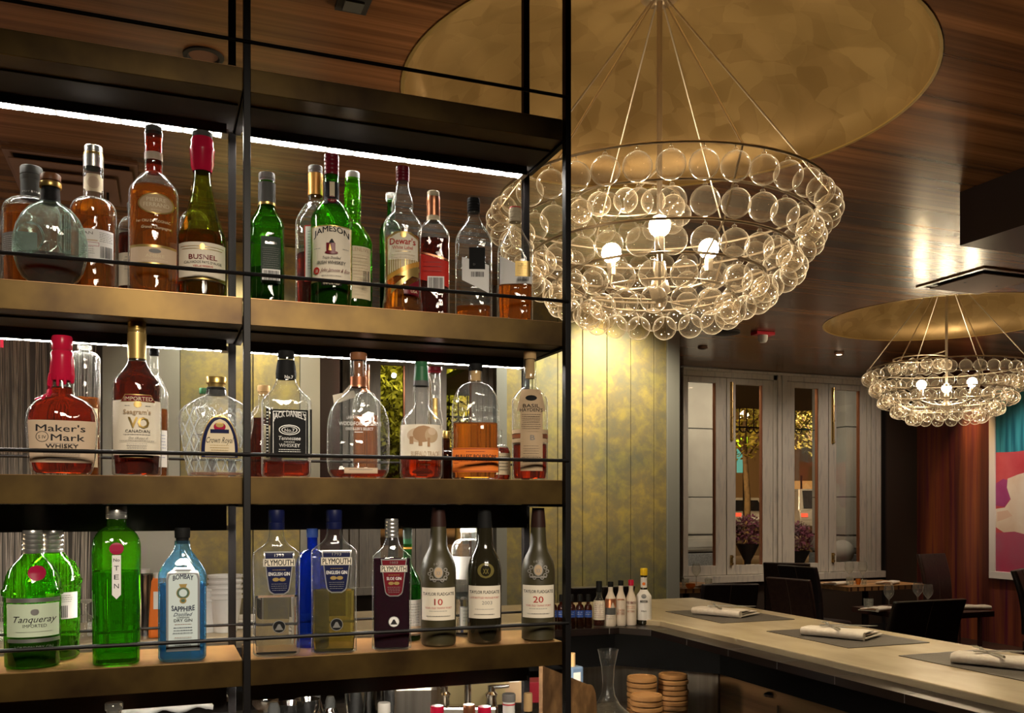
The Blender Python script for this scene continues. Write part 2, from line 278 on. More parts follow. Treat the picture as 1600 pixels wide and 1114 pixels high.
class MB:
    def __init__(s): s.v = []; s.f = []; s.mi = []; s.mats = []; s.sm = []
    def mat(s, m):
        if m not in s.mats: s.mats.append(m)
        return s.mats.index(m)
    def add(s, v, f, m, smooth=False):
        k = len(s.v); i = s.mat(m); s.v += [tuple(x) for x in v]; s.f += [tuple(a+k for a in q) for q in f]; s.mi += [i]*len(f); s.sm += [smooth]*len(f); return s
    def box(s, a, b, m):
        x0, y0, z0 = a; x1, y1, z1 = b
        v = [(x0, y0, z0), (x1, y0, z0), (x1, y1, z0), (x0, y1, z0), (x0, y0, z1), (x1, y0, z1), (x1, y1, z1), (x0, y1, z1)]
        return s.add(v, [(0, 3, 2, 1), (4, 5, 6, 7), (0, 1, 5, 4), (1, 2, 6, 5), (2, 3, 7, 6), (3, 0, 4, 7)], m)
    def tube(s, pts, r, m, n=8, closed=False):
        pts = [Vector(p) for p in pts]; v = []; f = []; K = len(pts)
        for i, p in enumerate(pts):
            if closed: d = pts[(i+1) % K]-pts[i-1]
            else: d = pts[min(i+1, K-1)]-pts[max(i-1, 0)]
            d.normalize(); up = Vector((0, 0, 1)) if abs(d.z) < .9 else Vector((1, 0, 0))
            a = d.cross(up).normalized(); b = a.cross(d); rr = r[i] if isinstance(r, (list, tuple)) else r
            for j in range(n): t = 2*PI*j/n; v.append(p+(a*math.cos(t)+b*math.sin(t))*rr)
        for i in range(K if closed else K-1):
            for j in range(n):
                i2 = (i+1) % K; f.append((i*n+j, i*n+(j+1) % n, i2*n+(j+1) % n, i2*n+j))
        if not closed: f += [tuple(range(n-1, -1, -1)), tuple((K-1)*n+j for j in range(n))]
        return s.add(v, f, m, True)
    def lathe(s, prof, m, n=32, c=(0, 0, 0), cap=True):
        v = []; f = []; K = len(prof)
        for (r, z) in prof:
            for j in range(n): t = 2*PI*j/n; v.append((c[0]+r*math.cos(t), c[1]+r*math.sin(t), c[2]+z))
        for i in range(K-1):
            for j in range(n): f.append((i*n+j, i*n+(j+1) % n, (i+1)*n+(j+1) % n, (i+1)*n+j))
        if cap:
            if prof[0][0] > 1e-5: f.append(tuple(range(n-1, -1, -1)))
            if prof[-1][0] > 1e-5: f.append(tuple((K-1)*n+j for j in range(n)))
        return s.add(v, f, m, True)
    def prism(s, poly, z0, z1, m):
        n = len(poly); v = [(x, y, z0) for x, y in poly]+[(x, y, z1) for x, y in poly]
        f = [tuple(range(n-1, -1, -1)), tuple(range(n, 2*n))]+[(i, (i+1) % n, n+(i+1) % n, n+i) for i in range(n)]
        return s.add(v, f, m)
    def xform(s, mt): s.v = [tuple(mt @ Vector(p)) for p in s.v]; return s
    def build(s, name, parent=None, bevel=0, sharp=True):
        o = mesh_obj(name, s.v, s.f, s.mats, parent, s.mi); o.data.polygons.foreach_set('use_smooth', s.sm)
        if any(s.sm) and sharp: o.data.set_sharp_from_angle(angle=math.radians(38))
        if bevel:
            b = o.modifiers.new('bevel', 'BEVEL'); b.width = bevel; b.segments = 2; b.limit_method = 'ANGLE'
        return o
def copy_tree(o, parent=None):
    c = o.copy(); COL.objects.link(c); c.parent = parent
    for ch in list(o.children): copy_tree(ch, c)
    return c
def box(name, a, b, m, parent=None, bevel=0): return MB().box(a, b, m).build(name, parent, bevel)
def struct(o): o['kind'] = 'structure'; return o

_tc = {}
def text_geo(s, bold=0.0):
    key = (s, bold)
    if key not in _tc:
        cu = bpy.data.curves.new('t', 'FONT'); cu.body = s; cu.align_x = 'CENTER'; cu.offset = 0; cu.resolution_u = 2
        ob = bpy.data.objects.new('t', cu); COL.objects.link(ob)
        dg = bpy.context.evaluated_depsgraph_get(); me = bpy.data.meshes.new_from_object(ob.evaluated_get(dg))
        bm = bmesh.new(); bm.from_mesh(me); bmesh.ops.triangulate(bm, faces=bm.faces[:]); bm.to_mesh(me); bm.free()
        vs = [v.co.copy() for v in me.vertices]; fs = [tuple(p.vertices) for p in me.polygons]
        bpy.data.objects.remove(ob); bpy.data.curves.remove(cu); bpy.data.meshes.remove(me)
        xs = [v.x for v in vs]; c = (min(xs)+max(xs))/2; hw = (max(xs)-min(xs))/2
        _tc[key] = ([((v.x-c)/hw, v.y/.70) for v in vs], fs, hw/.70)
    return _tc[key]

# ================================================================== ROOM SHELL
H = 3.2; XR = 9.09; YW = 9.21; XL = -4.2; YB = -2.6
DOMES = [((1.84, 3.187), 1.008), ((6.317, 6.07), 1.008)]
def ceiling():
    b = MB(); m = M['ceil']
    xs = [XL, DOMES[0][0][0]-1.15, DOMES[0][0][0]+1.15, DOMES[1][0][0]-1.15, DOMES[1][0][0]+1.15, XR+.1]
    ys = [YB, DOMES[0][0][1]-1.15, DOMES[0][0][1]+1.15, DOMES[1][0][1]-1.15, DOMES[1][0][1]+1.15, YW+.1]
    for i in range(5):
        for j in range(5):
            if (i, j) in ((1, 1), (3, 3)):
                (cx, cy_), r = DOMES[0 if i == 1 else 1]; n = 96; v = []
                for k in range(n):
                    t = 2*PI*k/n; c, s_ = math.cos(t), math.sin(t); q = 1.15/max(abs(c), abs(s_))
                    v += [(cx+r*c, cy_+r*s_, H), (cx+q*c, cy_+q*s_, H)]
                b.add(v, [(2*k, 2*k+1, (2*k+3) % (2*n), (2*k+2) % (2*n)) for k in range(n)], m)
                # corner slivers outside the last ring are square already because the ring samples the corners (n divisible by 8)
            else:
                b.add([(xs[i], ys[j], H), (xs[i+1], ys[j], H), (xs[i+1], ys[j+1], H), (xs[i], ys[j+1], H)], [(0, 3, 2, 1)], m)
    return struct(b.build('ceiling'))
ceiling()
for k, ((cx, cy_), r) in enumerate(DOMES):
    b = MB(); prof = [(r, 0), (r, .012)]
    for i in range(1, 25): t = i/24*PI/2; prof.append((r*math.cos(t), .012+.42*math.sin(t)))
    b.lathe(prof, M['dome'], 96, cap=False)
    o = b.build('ceiling_dome'); o.location = (cx, cy_, H); struct(o)
    b = MB(); b.lathe([(r+.006, -.003), (r-.006, -.003), (r-.006, .004)], M['goldink'], 96, cap=False); o = b.build('trim_%d' % (k+1)); o.location = (cx, cy_, H); struct(o)
struct(box('floor', (XL, YB, -.05), (XR+.1, YW+.1, 0), M['floor']))
struct(box('wall_left', (XL-.1, YB, 0), (XL, YW, H), M['dark_wall']))
struct(box('wall_back', (XL, YB-.1, 0), (XR, YB, H), M['dark_wall']))
struct(box('wall_right', (XR, YB, 0), (XR+.1, YW+.1, H), M['purple']))

# window wall with two openings
WX = lambda px: XY(px, YW)[0]
ZS, ZT = .753, 3.19
W1 = (WX(536), WX(772)); W2 = (WX(1064), WX(1374))
b = MB()
for x0, x1, z0, z1 in ((XL, W1[0], 0, H), (W1[1], W2[0], 0, H), (W2[1], XR, 0, H), (W1[0], W1[1], 0, ZS), (W2[0], W2[1], 0, ZS)):
    b.box((x0, YW, z0), (x1, YW+.12, z1), M['dark_wall'])
struct(b.build('wall_window'))
def casement(name, x0, x1, leaves, posts):
    """painted timber casement: outer frame, mullion posts, one sash per leaf with its pane and bolts"""
    root = empty(name, (0, 0, 0)); root['kind'] = 'structure'
    b = MB(); m = M['white_wood']
    b.box((x0, YW-.03, ZT-.09), (x1, YW+.1, ZT), m); b.box((x0-.02, YW-.09, ZS-.05), (x1+.02, YW+.1, ZS+.03), m)
    b.box((x0, YW-.055, ZT-.03), (x1, YW-.03, ZT), m)
    for p0, p1 in posts:
        b.box((p0, YW-.03, ZS), (p1, YW+.1, ZT), m); q = (p1-p0)
        b.box((p0+q*.25, YW-.055, ZS), (p0+q*.45, YW-.03, ZT-.03), m); b.box((p0+q*.6, YW-.045, ZS), (p1-q*.1, YW-.03, ZT-.03), m)
    b.build('window_frame', root, .004)
    for l0, l1, g0, g1, bolt in leaves:
        z0, z1, gz0, gz1 = ZS+.035, ZT-.095, .90, 3.03
        b = MB(); b.box((l0, YW-.02, z0), (g0, YW+.04, z1), m); b.box((g1, YW-.02, z0), (l1, YW+.04, z1), m)
        b.box((g0, YW-.02, z0), (g1, YW+.04, gz0), m); b.box((g0, YW-.02, gz1), (g1, YW+.04, z1), m)
        sash = b.build('sash', root, .003)
        for gx in (g0+.004, g1-.004): b2 = MB()
        b2 = MB(); b2.box((g1-.012, YW-.012, gz0), (g1, YW+.03, gz1), M['copper']); b2.build('sash_trim', sash)
        box('pane', (g0, YW+.012, gz0), (g1, YW+.016, gz1), M['pane'], sash)
        if bolt is not None:
            b = MB(); bx = bolt
            for (a, c) in ((2.36, 3.05), (.90, 1.02)):
                b.tube([(bx, YW-.045, a), (bx, YW-.045, c)], .009, M['brass'], 8); b.box((bx-.018, YW-.036, a), (bx+.018, YW-.02, c), M['brass'])
                for q in ((a+.02, c-.02) if c-a < .3 else (a+.02, a+.28, a+.46, c-.02)): b.lathe([(.0, -.014), (.016, -.008), (.016, .008), (0, .014)], M['brass'], 10, (bx, YW-.045, q))
            b.build('bolt', sash)
    return root
casement('window_1', W2[0], W2[1], [
    (WX(1066), WX(1133.2), WX(1074), WX(1117), None), (WX(1134.4), WX(1206), WX(1148), WX(1190), WX(1141)),
    (WX(1228), WX(1292.6), WX(1240), WX(1277), None), (WX(1293.6), WX(1352), WX(1305), WX(1342), WX(1299))],
    [(W2[0]-.01, WX(1066)), (WX(1206), WX(1228)), (WX(1352), W2[1])])
casement('window_2', W1[0], W1[1], [
    (WX(577), WX(648), WX(594), WX(632), None), (WX(649), WX(745), WX(697), WX(736), WX(640+30))],
    [(W1[0]-.01, WX(577)), (WX(745), W1[1])])
struct(box('trim_3', (WX(1378), YW-.06, 0), (WX(1378)+.02, YW, H), M['dull']))
struct(box('baseboard_window', (XL, YW-.02, 0), (XR, YW, .12), M['dull']))

# soffit box hanging from the ceiling, air diffusers, small ceiling fittings
struct(box('ceiling_soffit', (3.81, -1.0, 2.925), (6.4, 3.575, H-.002), pbr('soffit_black', (.014, .008, .009), .35)))
def diffuser(x0, y0, x1, y1, label, plates):
    cx, cy_ = (x0+x1)/2, (y0+y1)/2; root = empty('air_diffuser', (cx, cy_, H), 0, label, 'ceiling vent')
    w2, h2 = (x1-x0)/2, (y1-y0)/2; b = MB()
    t = .035
    for a, c in (((-w2, -h2), (w2, -h2+t)), ((-w2, h2-t), (w2, h2)), ((-w2, -h2+t), (-w2+t, h2-t)), ((w2-t, -h2+t), (w2, h2-t))):
        b.box((a[0], a[1], -.012), (c[0], c[1], -.001), M['ceil'] if plates == 1 else M['diff'])
    b.build('rim', root); MB().box((-w2+t, -h2+t, -.004), (w2-t, h2-t, -.001), M['dull']).build('backing', root)
    for k in range(plates):
        s_ = 1-.27*k if plates > 1 else .86; z = -.035-.022*k if plates > 1 else -.022
        MB().box((-w2*s_*.92, -h2*s_*.92, z-.006), (w2*s_*.92, h2*s_*.92, z), M['diff']).build('plate', root, .004)
    for sx in (-1, 1):
        MB().box((sx*w2*.5-.006, -.006, -.10 if plates > 1 else -.03), (sx*w2*.5+.006, .006, -.004), M['dull']).build('hanger', root)
M['diff'] = pbr('diffuser_paint', (.24, .13, .085), .75, spec=.2)
diffuser(5.15, 4.63, 5.75, 5.23, 'flush square air diffuser in the wood ceiling by the black soffit', 1)
diffuser(-.66, 4.64, -.10, 5.24, 'stepped square air diffuser in the ceiling seen above the top left bottles', 3)
def puck(px, py, r, m, label, name='recessed_downlight', cat='ceiling light', h=.02, m2=None):
    p = onz(px, py, H-.001); root = empty(name, p, 0, label, cat)
    MB().lathe([(r, 0), (r, -h*.6), (r*.8, -h), (0, -h)], m, 24).build('bezel', root)
    if m2: MB().lathe([(r*.55, -h), (r*.5, -h-.004), (0, -h-.006)], m2, 20).build('lens', root)
puck(1134, 519, .13, M['dull'], 'black round ceiling disc near the first window leaf', 'ceiling_speaker', 'ceiling fitting')
puck(1098, 542, .05, M['diff'], 'small unlit recessed downlight above the first window leaf', m2=M['dgrey'])
puck(1311, 551, .05, M['diff'], 'small glowing recessed downlight in front of the second window', m2=emis('downlight_lens', (1, .75, .5), 6))
p = onz(1192, 519, H-.001); root = empty('fire_alarm_strobe', p, 0, 'red and white fire alarm strobe on the wood ceiling', 'fire alarm')
box('base', (-.10, -.05, -.03), (.10, .05, 0), M['red_plastic'], root, .004); MB().lathe([(.045, -.03), (.045, -.07), (.03, -.095), (0, -.1)], M['white_plastic'], 20).build('lens', root)
p = onz(318, 87, H-.001)
root = empty('recessed_downlight', p, 0, 'recessed downlight ring above the left top shelf', 'ceiling light'); MB().lathe([(.07, 0), (.07, -.006), (.055, -.008), (.05, 0)], M['dull'], 24).build('bezel', root); MB().lathe([(.05, -.001), (0, -.002)], M['diff'], 24).build('lens', root)
p = onz(552, 2, H-.001); root = empty('recessed_downlight', p, 0, 'dark square recessed downlight at the top edge over the right bay', 'ceiling light'); box('bezel', (-.05, -.05, -.012), (.05, .05, 0), M['dull'], root); box('lens', (-.03, -.03, -.02), (.03, .03, -.012), M['dgrey'], root)

# painted leaf screens
def screen(px0, px1, Y, label, pw=.205, e0=.05, e1=.05, h=H):
    x0, x1 = XY(px0, Y)[0], XY(px1, Y)[0]; root = empty('decorative_screen', (x0, Y, 0), 0, label, 'screen', 'gold leaf painted screens')
    W = x1-x0; box('edge_post', (0, 0, 0), (e0, .08, h-.002), M['edge'], root); box('edge_post', (W-e1, 0, 0), (W, .08, h-.002), M['edge'], root)
    x = e0; k = 0
    while x < W-e1-.02:
        xn = min(x+pw, W-e1); bb = MB(); bb.box((x+.003, .012, 0), (xn-.003, .06, h-.002), M['screen']); bb.build('panel', root, .002)
        x = xn; k += 1
    box('backing', (e0, .03, .01), (W-e1, .07, h-.004), M['dull'], root)
screen(776, 1062, 6.3, 'tall leaf-painted gold screen under the large chandelier, beside the windows', e0=.08, e1=.11)
screen(160, 500, 5.8, 'tall leaf-painted gold screen seen through the left shelving bay', .42, e0=.42, e1=.12)
box('column', (XY(500, 5.9)[0], 5.9, 0), (XY(531, 5.9)[0], 6.05, H-.01), pbr('maroon_column', (.06, .012, .015), .35)); tag(bpy.data.objects['column'], 'dark maroon square column between the left screen and the window', 'column', kind='structure')

# ================================================================== SHELVING UNIT
YS = 1.93; Y2 = 2.15
PX = [-.56, .163, .868]                                   # post positions along the unit
TOPS = [2.4845, 2.020, 1.6583, 1.2894, .93]
UND = [2.436, 1.965, 1.603, 1.2354, .876]
BND = [2.412, 1.938, 1.546, 1.1716, .82]
def led_material():
    m, nt, out = nm('led_strip'); L = nt.links; e = N(nt, 'Emission'); e.inputs[0].default_value = (1, .93, .82, 1)
    tc = N(nt, 'TexCoord'); sp = N(nt, 'SeparateXYZ'); L.new(tc.outputs['Object'], sp.inputs[0])
    a = N(nt, 'Math', _operation='MULTIPLY'); a.inputs[1].default_value = 2*PI/.062; L.new(sp.outputs[0], a.inputs[0])
    s_ = N(nt, 'Math', _operation='SINE'); L.new(a.outputs[0], s_.inputs[0]); r = N(nt, 'MapRange'); r.inputs[1].default_value = -1; r.inputs[2].default_value = 1
    r.inputs[3].default_value = .75; r.inputs[4].default_value = LED*2; L.new(s_.outputs[0], r.inputs[0]); L.new(r.outputs[0], e.inputs[1]); L.new(e.outputs[0], out.inputs[0]); return m
LED = 62.0
M['led'] = led_material()
def shelving():
    root = empty('back_bar_shelving', (0, 0, 0), 0, 'tall black steel shelving unit with bronze shelves holding the bottles', 'shelving')
    k = M['black']
    for i, x in enumerate(PX):
        box('post', (x-.007, 1.913, 0), (x+.007, 1.933, H-.001), k, root, .001)
        xr = x-.012 if i < 2 else x-.008
        box('post', (xr-.008, 2.148, 0), (xr+.008, 2.166, H-.001), k, root, .001)
    bays = [(PX[0]+.012, PX[1]-.0075), (PX[1]+.0075, PX[2]-.0075)]
    for i in range(5):
        for (x0, x1) in bays:
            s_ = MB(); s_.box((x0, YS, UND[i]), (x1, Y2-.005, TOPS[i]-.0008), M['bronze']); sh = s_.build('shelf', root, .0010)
            box('lit_top_sheet', (x0+.001, YS+.001, TOPS[i]-.0007), (x1-.001, Y2-.006, TOPS[i]), M['bronze_lit'], sh)  # thin added sheet that carries the lit colour of the shelf top
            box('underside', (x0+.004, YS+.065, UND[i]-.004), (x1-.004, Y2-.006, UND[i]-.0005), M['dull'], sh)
            b = MB(); b.box((x0+.004, 2.098, BND[i]), (x1-.02, 2.102, UND[i]-.004), M['band']); b.box((x0+.004, 2.136, BND[i]+.004), (x1-.02, 2.142, UND[i]-.004), M['band'])
            b.build('light_channel', sh)
            if i < 4: box('led_strip', (x0+.01, 2.1035, BND[i]+.0025), (x1-.03, 2.1355, BND[i]+.0065), M['led'], sh)
            if i < 4: box('channel_cap', (x1-.03, 2.1025, BND[i]), (x1-.016, 2.1355, BND[i]+.010), M['white_plastic'], sh)
        for x in PX: box('side_bar', (x-.006, 1.93, UND[i]-.006), (x+.006, 2.15, UND[i]+.012), k, root)
        rz = TOPS[i]+.044
        b = MB(); b.tube([(PX[0], 1.912, rz), (PX[2], 1.912, rz)], .0040, k, 8); b.build('front_rail', root)
        b = MB(); b.tube([(PX[0], 2.150, rz), (PX[2], 2.150, rz)], .0030, k, 8); b.build('rear_rail', root)
    return root
shelving()

# ================================================================== BOTTLES
def superpt(t, n, a):
    c, s_ = math.cos(t), math.sin(t); e = 2.0/n
    return math.copysign(abs(c)**e, c), a*math.copysign(abs(s_)**e, s_)
class Bottle:
    """glass body of revolution (or rounded-square / flat section), liquid, cap, foil and labels.
    sizes are read off the photo in pixels and turned into metres at the depth where the bottle stands"""
    NS = 44
    def __init__(s, name, label, px, w, top, capb, neck, sh, nw, tier, glass='clear', liquid=None, fill=None, n=2.0, a=1.0, cap='black', cw=None, curve='round',
                 Yf=1.940, bw=None, turn=0, capsty='plain', prof=None, group=None, zbase=None, neckn=None, capprof=None, cat='bottle', bulge=0):
        s.n, s.a = n, a; zb = TOPS[tier] if zbase is None else zbase
        Y = Yf+.03
        for _ in range(4):
            X, Z = XY(px, Y); r = w/2*Z/F; Y = (Yf if zbase is not None else min(Yf, 2.142-2*r*a))+r*a
        s.X, s.Y, s.Z, s.r = X, Y, Z, r; s.px = px; s.zb = zb; s.k = Z/F; s.Zf = Z-r*a; s.kf = s.Zf/F
        rz = math.atan2(-X, Y)+math.radians(turn)
        # local -Y turned to the camera side
        s.root = empty(name, (X, Y, zb+.0006), math.atan2(-X, Y) * 1.0 + math.radians(turn), label, cat, group)
        hz = lambda y: (EZ+(HY-y)*Z/F)-zb
        s.hz = hz; rn = nw/2*s.k; s.rn = rn
        P = [(0.0, r*.0, 1), (0.0, r*.90, 1), (.0035, (bw*s.k/2 if bw else r)*.985, 1)]
        if prof:
            P = [(0.0, 0, 1), (0.0, prof[0][1]/2*s.k*.9, prof[0][2])]+[(max(.003, hz(y)), wd/2*s.k, kk) for (y, wd, kk) in prof]
        else:
            P[-1] = (.004, (bw*s.k/2 if bw else r), 1)
            hs, hn, hc = hz(sh), hz(neck), hz(capb)
            if bw: P.append((.02, bw*s.k/2+(r-bw*s.k/2)*.3, 1))
            for q in (.25, .5, .75): P.append((hs*q, (r if not bw else bw*s.k/2+(r-bw*s.k/2)*min(1, q*1.3)), 1))
            P.append((hs, r, 1))
            for i in range(1, 11):
                t = i/10
                f = {'round': math.sqrt(max(0, 1-t*t)), 'smooth': .5+.5*math.cos(PI*t), 'mix': .5*math.sqrt(max(0, 1-t*t))+.5*(.5+.5*math.cos(PI*t)), 'line': 1-t, 'bell': (1-t)**1.6}[curve]
                P.append((hs+(hn-hs)*t, rn+(r-rn)*f, max(0, 1-t*1.1)))
            for i in range(1, 7):
                t = i/6; P.append((hn+(hc-hn)*t, rn*(1+bulge*math.sin(PI*t)), 0))
            P.append((hc+.004, rn*.96, 0))
        s.P = P; s.ring_body(P, M[glass], 'glass_body' if glass not in ('port', 'portg') else 'glass_body')
        if liquid:
            hf = hz(fill); L = [(.0045, 0, 1), (.0045, s.rad(.006)[0]*.86, 1)]
            zs = [p[0] for p in P if .008 < p[0] < hf-.002]
            L += [(z, max(.001, s.rad(z)[0]*.93-.0004), s.rad(z)[1]) for z in zs]
            rr, kk = s.rad(hf); L += [(hf, max(.001, rr*.93-.0004), kk), (hf, 0, kk)]
            s.ring_body(L, M[liquid], 'liquid')
        # cap
        cw = cw or nw*1.12; rc = cw/2*s.k; h0, h1 = hz(capb), hz(top)
        if cap:
            b = MB(); e = (h1-h0)
            if capsty == 'knurl':
                pr = [(rc*.97, h0), (rc, h0+e*.06), (rc, h0+e*.35), (rc*.93, h0+e*.38), (rc, h0+e*.42), (rc, h1-e*.08), (rc*.93, h1), (0, h1)]
            elif capsty == 'rings':
                pr = [(rc*.97, h0)]+sum([[(rc, h0+e*(.05+.2*i)), (rc, h0+e*(.17+.2*i)), (rc*.94, h0+e*(.20+.2*i))] for i in range(4)], [])+[(rc, h1-e*.12), (rc*.92, h1), (0, h1)]
            elif capsty == 'cork': pr = [(rc*.80, h0), (rc*.85, h0+e*.35), (rc, h0+e*.38), (rc*1.02, h1-e*.1), (rc*.95, h1), (0, h1)]
            elif capprof: pr = [(wd/2*s.k, hz(y)) for (wd, y) in capprof]+[(0, hz(capprof[-1][1]))]
            else: pr = [(rc*.97, h0), (rc, h0+e*.08), (rc, h1-e*.1), (rc*.9, h1), (0, h1)]
            b.lathe(pr, M[cap], 32); b.build('cork_stopper' if cap == 'cork' else 'cap', s.root)
    def rad(s, z):
        P = s.P
        for i in range(len(P)-1):
            if P[i][0] <= z <= P[i+1][0] and P[i+1][0] > P[i][0]:
                t = (z-P[i][0])/(P[i+1][0]-P[i][0]); return P[i][1]+(P[i+1][1]-P[i][1])*t, P[i][2]+(P[i+1][2]-P[i][2])*t
        return (P[-1][1], P[-1][2]) if z > 0 else (P[2][1], 1)
    def pt(s, r, k, z, t):
        sx, sy = superpt(t, s.n, s.a); cx, sy2 = math.cos(t), math.sin(t)
        return (r*(sx*k+cx*(1-k)), r*(sy*k+sy2*(1-k)), z)
    def ring_body(s, P, m, name):
        n = s.NS; v = []; f = []
        for (z, r, k) in P:
            for j in range(n): v.append(s.pt(r, k, z, 2*PI*(j+.5)/n))
        for i in range(len(P)-1):
            for j in range(n): f.append((i*n+j, i*n+(j+1) % n, (i+1)*n+(j+1) % n, (i+1)*n+j))
        if P[-1][1] > 1e-4: f.append(tuple((len(P)-1)*n+j for j in range(n)))
        b = MB(); b.add(v, f, m, True); o = b.build(name, s.root); return o
    def front(s, x, z, off, side=-1):
        r, k = s.rad(z); r += off; xx = max(-.992*r, min(.992*r, x)); u = abs(xx)/r
        ysq = s.a*(max(0, 1-u**s.n))**(1/s.n); yc = math.sqrt(max(0, 1-u*u)); return (xx, side*r*(ysq*k+yc*(1-k)), z)
    def sleeve(s, y0, y1, m, name='foil', off=.0006, grow=1.0):
        z0, z1 = s.hz(y1), s.hz(y0); n = 14; n2 = 36; v = []; f = []
        for i in range(n+1):
            z = z0+(z1-z0)*i/n; r, k = s.rad(z)
            for j in range(n2): v.append(s.pt(r*grow+off, k, z, 2*PI*(j+.5)/n2))
        for i in range(n):
            for j in range(n2): f.append((i*n2+j, i*n2+(j+1) % n2, (i+1)*n2+(j+1) % n2, (i+1)*n2+j))
        b = MB(); b.add(v, f, M[m], True); return b.build(name, s.root)
    def ring(s, y0, y1, wd, m, name='collar', lab=None):
        b = MB(); r = wd/2*s.k; z0, z1 = s.hz(y1), s.hz(y0); e = z1-z0
        b.lathe([(r*.6, z0), (r*.97, z0), (r, z0+e*.2), (r, z1-e*.2), (r*.97, z1), (r*.6, z1)], M[m], 32, cap=False); return b.build(name, s.root)
    def label(s, name='label', back=False): return Label(s, name, back)
class Label:
    def __init__(s, B, name, back=False): s.B = B; s.b = MB(); s.name = name; s.lay = 1; s.side = 1 if back else -1
    def z(s, y): return (EZ+(HY-y)*s.B.Zf/F)-s.B.zb
    def patch(s, x0, x1, y0, y1, m, hw=None, nx=14, ny=8, skew=0, lay=None):
        """rectangle (or a shape whose half width follows hw(t), t 0 at the bottom .. 1 at the top)"""
        k = s.B.kf; c = (x0+x1)/2; h = (x1-x0)/2; v = []; f = []; off = .0006+.00022*(lay if lay is not None else s.lay)
        if hw: ny = max(ny, 18)
        for i in range(ny+1):
            t = i/ny; zc = s.z(y1)+(s.z(y0)-s.z(y1))*t; q = hw(t) if hw else 1
            for j in range(nx+1):
                u = -1+2*j/nx; x = (c+h*u*q)*k; v.append(s.B.front(x, zc+skew*k*u, off, s.side))
        for i in range(ny):
            for j in range(nx): a = i*(nx+1)+j; f.append((a, a+1, a+nx+2, a+nx+1) if s.side < 0 else (a+nx+1, a+nx+2, a+1, a))
        s.b.add(v, f, M[m], True); s.lay += 1; return s
    def oval(s, cx, cy_, rx, ry, m): return s.patch(cx-rx, cx+rx, cy_-ry, cy_+ry, m, hw=lambda t: max(.02, math.sqrt(max(0, 1-(2*t-1)**2))))
    def text(s, st, cx, y, h, wd, m='ink', bold=.02, arch=0, shear=0):
        vs, fs, hw = text_geo(st, bold); k = s.B.kf; v = []; off = .0006+.00022*(s.lay+1)
        for (x, z) in vs:
            u = x; X = (cx+u*wd/2+shear*(z-.5)*h)*k*(1 if s.side < 0 else -1)
            Zz = s.z(y)+(z*h)*k*1+arch*k*(1-u*u); v.append(s.B.front(X, Zz, off, s.side))
        s.b.add(v, fs, M[m])
        if bold > .015:                                         # heavier stroke: the same letters set again a hair to the side
            dx = bold*h*1.5*k; s.b.add([(a+dx*(1 if s.side < 0 else -1), b_, c) for a, b_, c in v], fs, M[m]); s.b.add([(a, b_, c+dx*.5) for a, b_, c in v], fs, M[m])
        return s
    def vtext(s, st, cx, y, dy, h, wd, m='ink', bold=.02):
        for i, ch in enumerate(st): s.text(ch, cx, y+dy*i, h, wd, m, bold)
        return s
    def lines(s, cx, y, wd, n, dy, m='grey', th=.8, jitter=.15):
        rnd = random.Random(int(cx*7+y*13))
        for i in range(n):
            q = wd/2*(1-jitter*rnd.random()); y0 = y+i*dy; lay = s.lay
            x = -q
            while x < q:                                      # word-length dashes, too small to read in the photo
                L_ = 1.2+2.6*rnd.random(); s.patch(cx+x, cx+min(x+L_, q), y0-th/2, y0+th/2, m, nx=1, ny=1, lay=lay); x += L_+.7
        s.lay += 1; return s
    def bars(s, x0, x1, y0, y1, m='ink'):
        rnd = random.Random(3); x = x0; lay = s.lay
        while x < x1-.4:
            w_ = .5+rnd.random()*.9; s.patch(x, min(x+w_, x1), y0, y1, m, nx=1, ny=1, lay=lay); x += w_+.5+rnd.random()*.6
        s.lay += 1; return s
    def frame(s, x0, x1, y0, y1, m, th=1.2):
        lay = s.lay
        s.patch(x0, x1, y0, y0+th, m, ny=1, lay=lay); s.patch(x0, x1, y1-th, y1, m, ny=1, lay=lay); s.patch(x0, x0+th, y0, y1, m, nx=1, lay=lay); s.patch(x1-th, x1, y0, y1, m, nx=1, lay=lay)
        s.lay += 1; return s
    def end(s): return s.b.build(s.name, s.B.root)
sh_ = lambda y0, y1: None
def shield(t):      # label outline: flat top, tapering to a blunt point at the bottom
    return min(1, .35+1.1*t**.5) if t < .35 else (1-.0*t)

BK = 2.06          # back row stands here

# ---- second shelf from the top: left bay
B = Bottle('whiskey_bottle', 'round amber whiskey bottle with a dark grey cap, furthest left on the upper shelf', 49, 82, 262, 284, 312, 334, 30, 1, liquid='amber', fill=330, cap='dgrey', cw=32, capsty='knurl', Yf=BK-.01)
B.sleeve(284, 310, 'dgrey'); L = B.label(); L.patch(-41, 8, 362, 398, 'grey').lines(-30, 368, 18, 8, 3.6, 'silver'); L.end()
L = B.label('neck_label'); L.text('ESTD', 0, 302, 4, 16, 'silver'); L.text('POT STILL', 0, 291, 2.6, 26, 'silver'); L.end()
B = Bottle('decanter_bottle', 'pinched pear-shaped clear glass bottle with greenish dimples and dark whisky in its base', 79, 107, 274, 290, 0, 0, 24, 1, glass='greenish', liquid='dark_amber', fill=402, cap='brown_cap', cw=29, capsty='cork', a=.72, n=2.3,
           prof=[(441, 66, 1), (436, 80, 1), (425, 92, 1), (410, 101, 1), (395, 107, 1), (375, 106, 1), (355, 96, 1), (340, 82, .9), (328, 62, .7), (321, 40, .4), (317, 28, 0), (300, 26, 0), (288, 25, 0)])
B.sleeve(289, 318, 'label_black'); B.ring(287, 295, 32, 'gold')
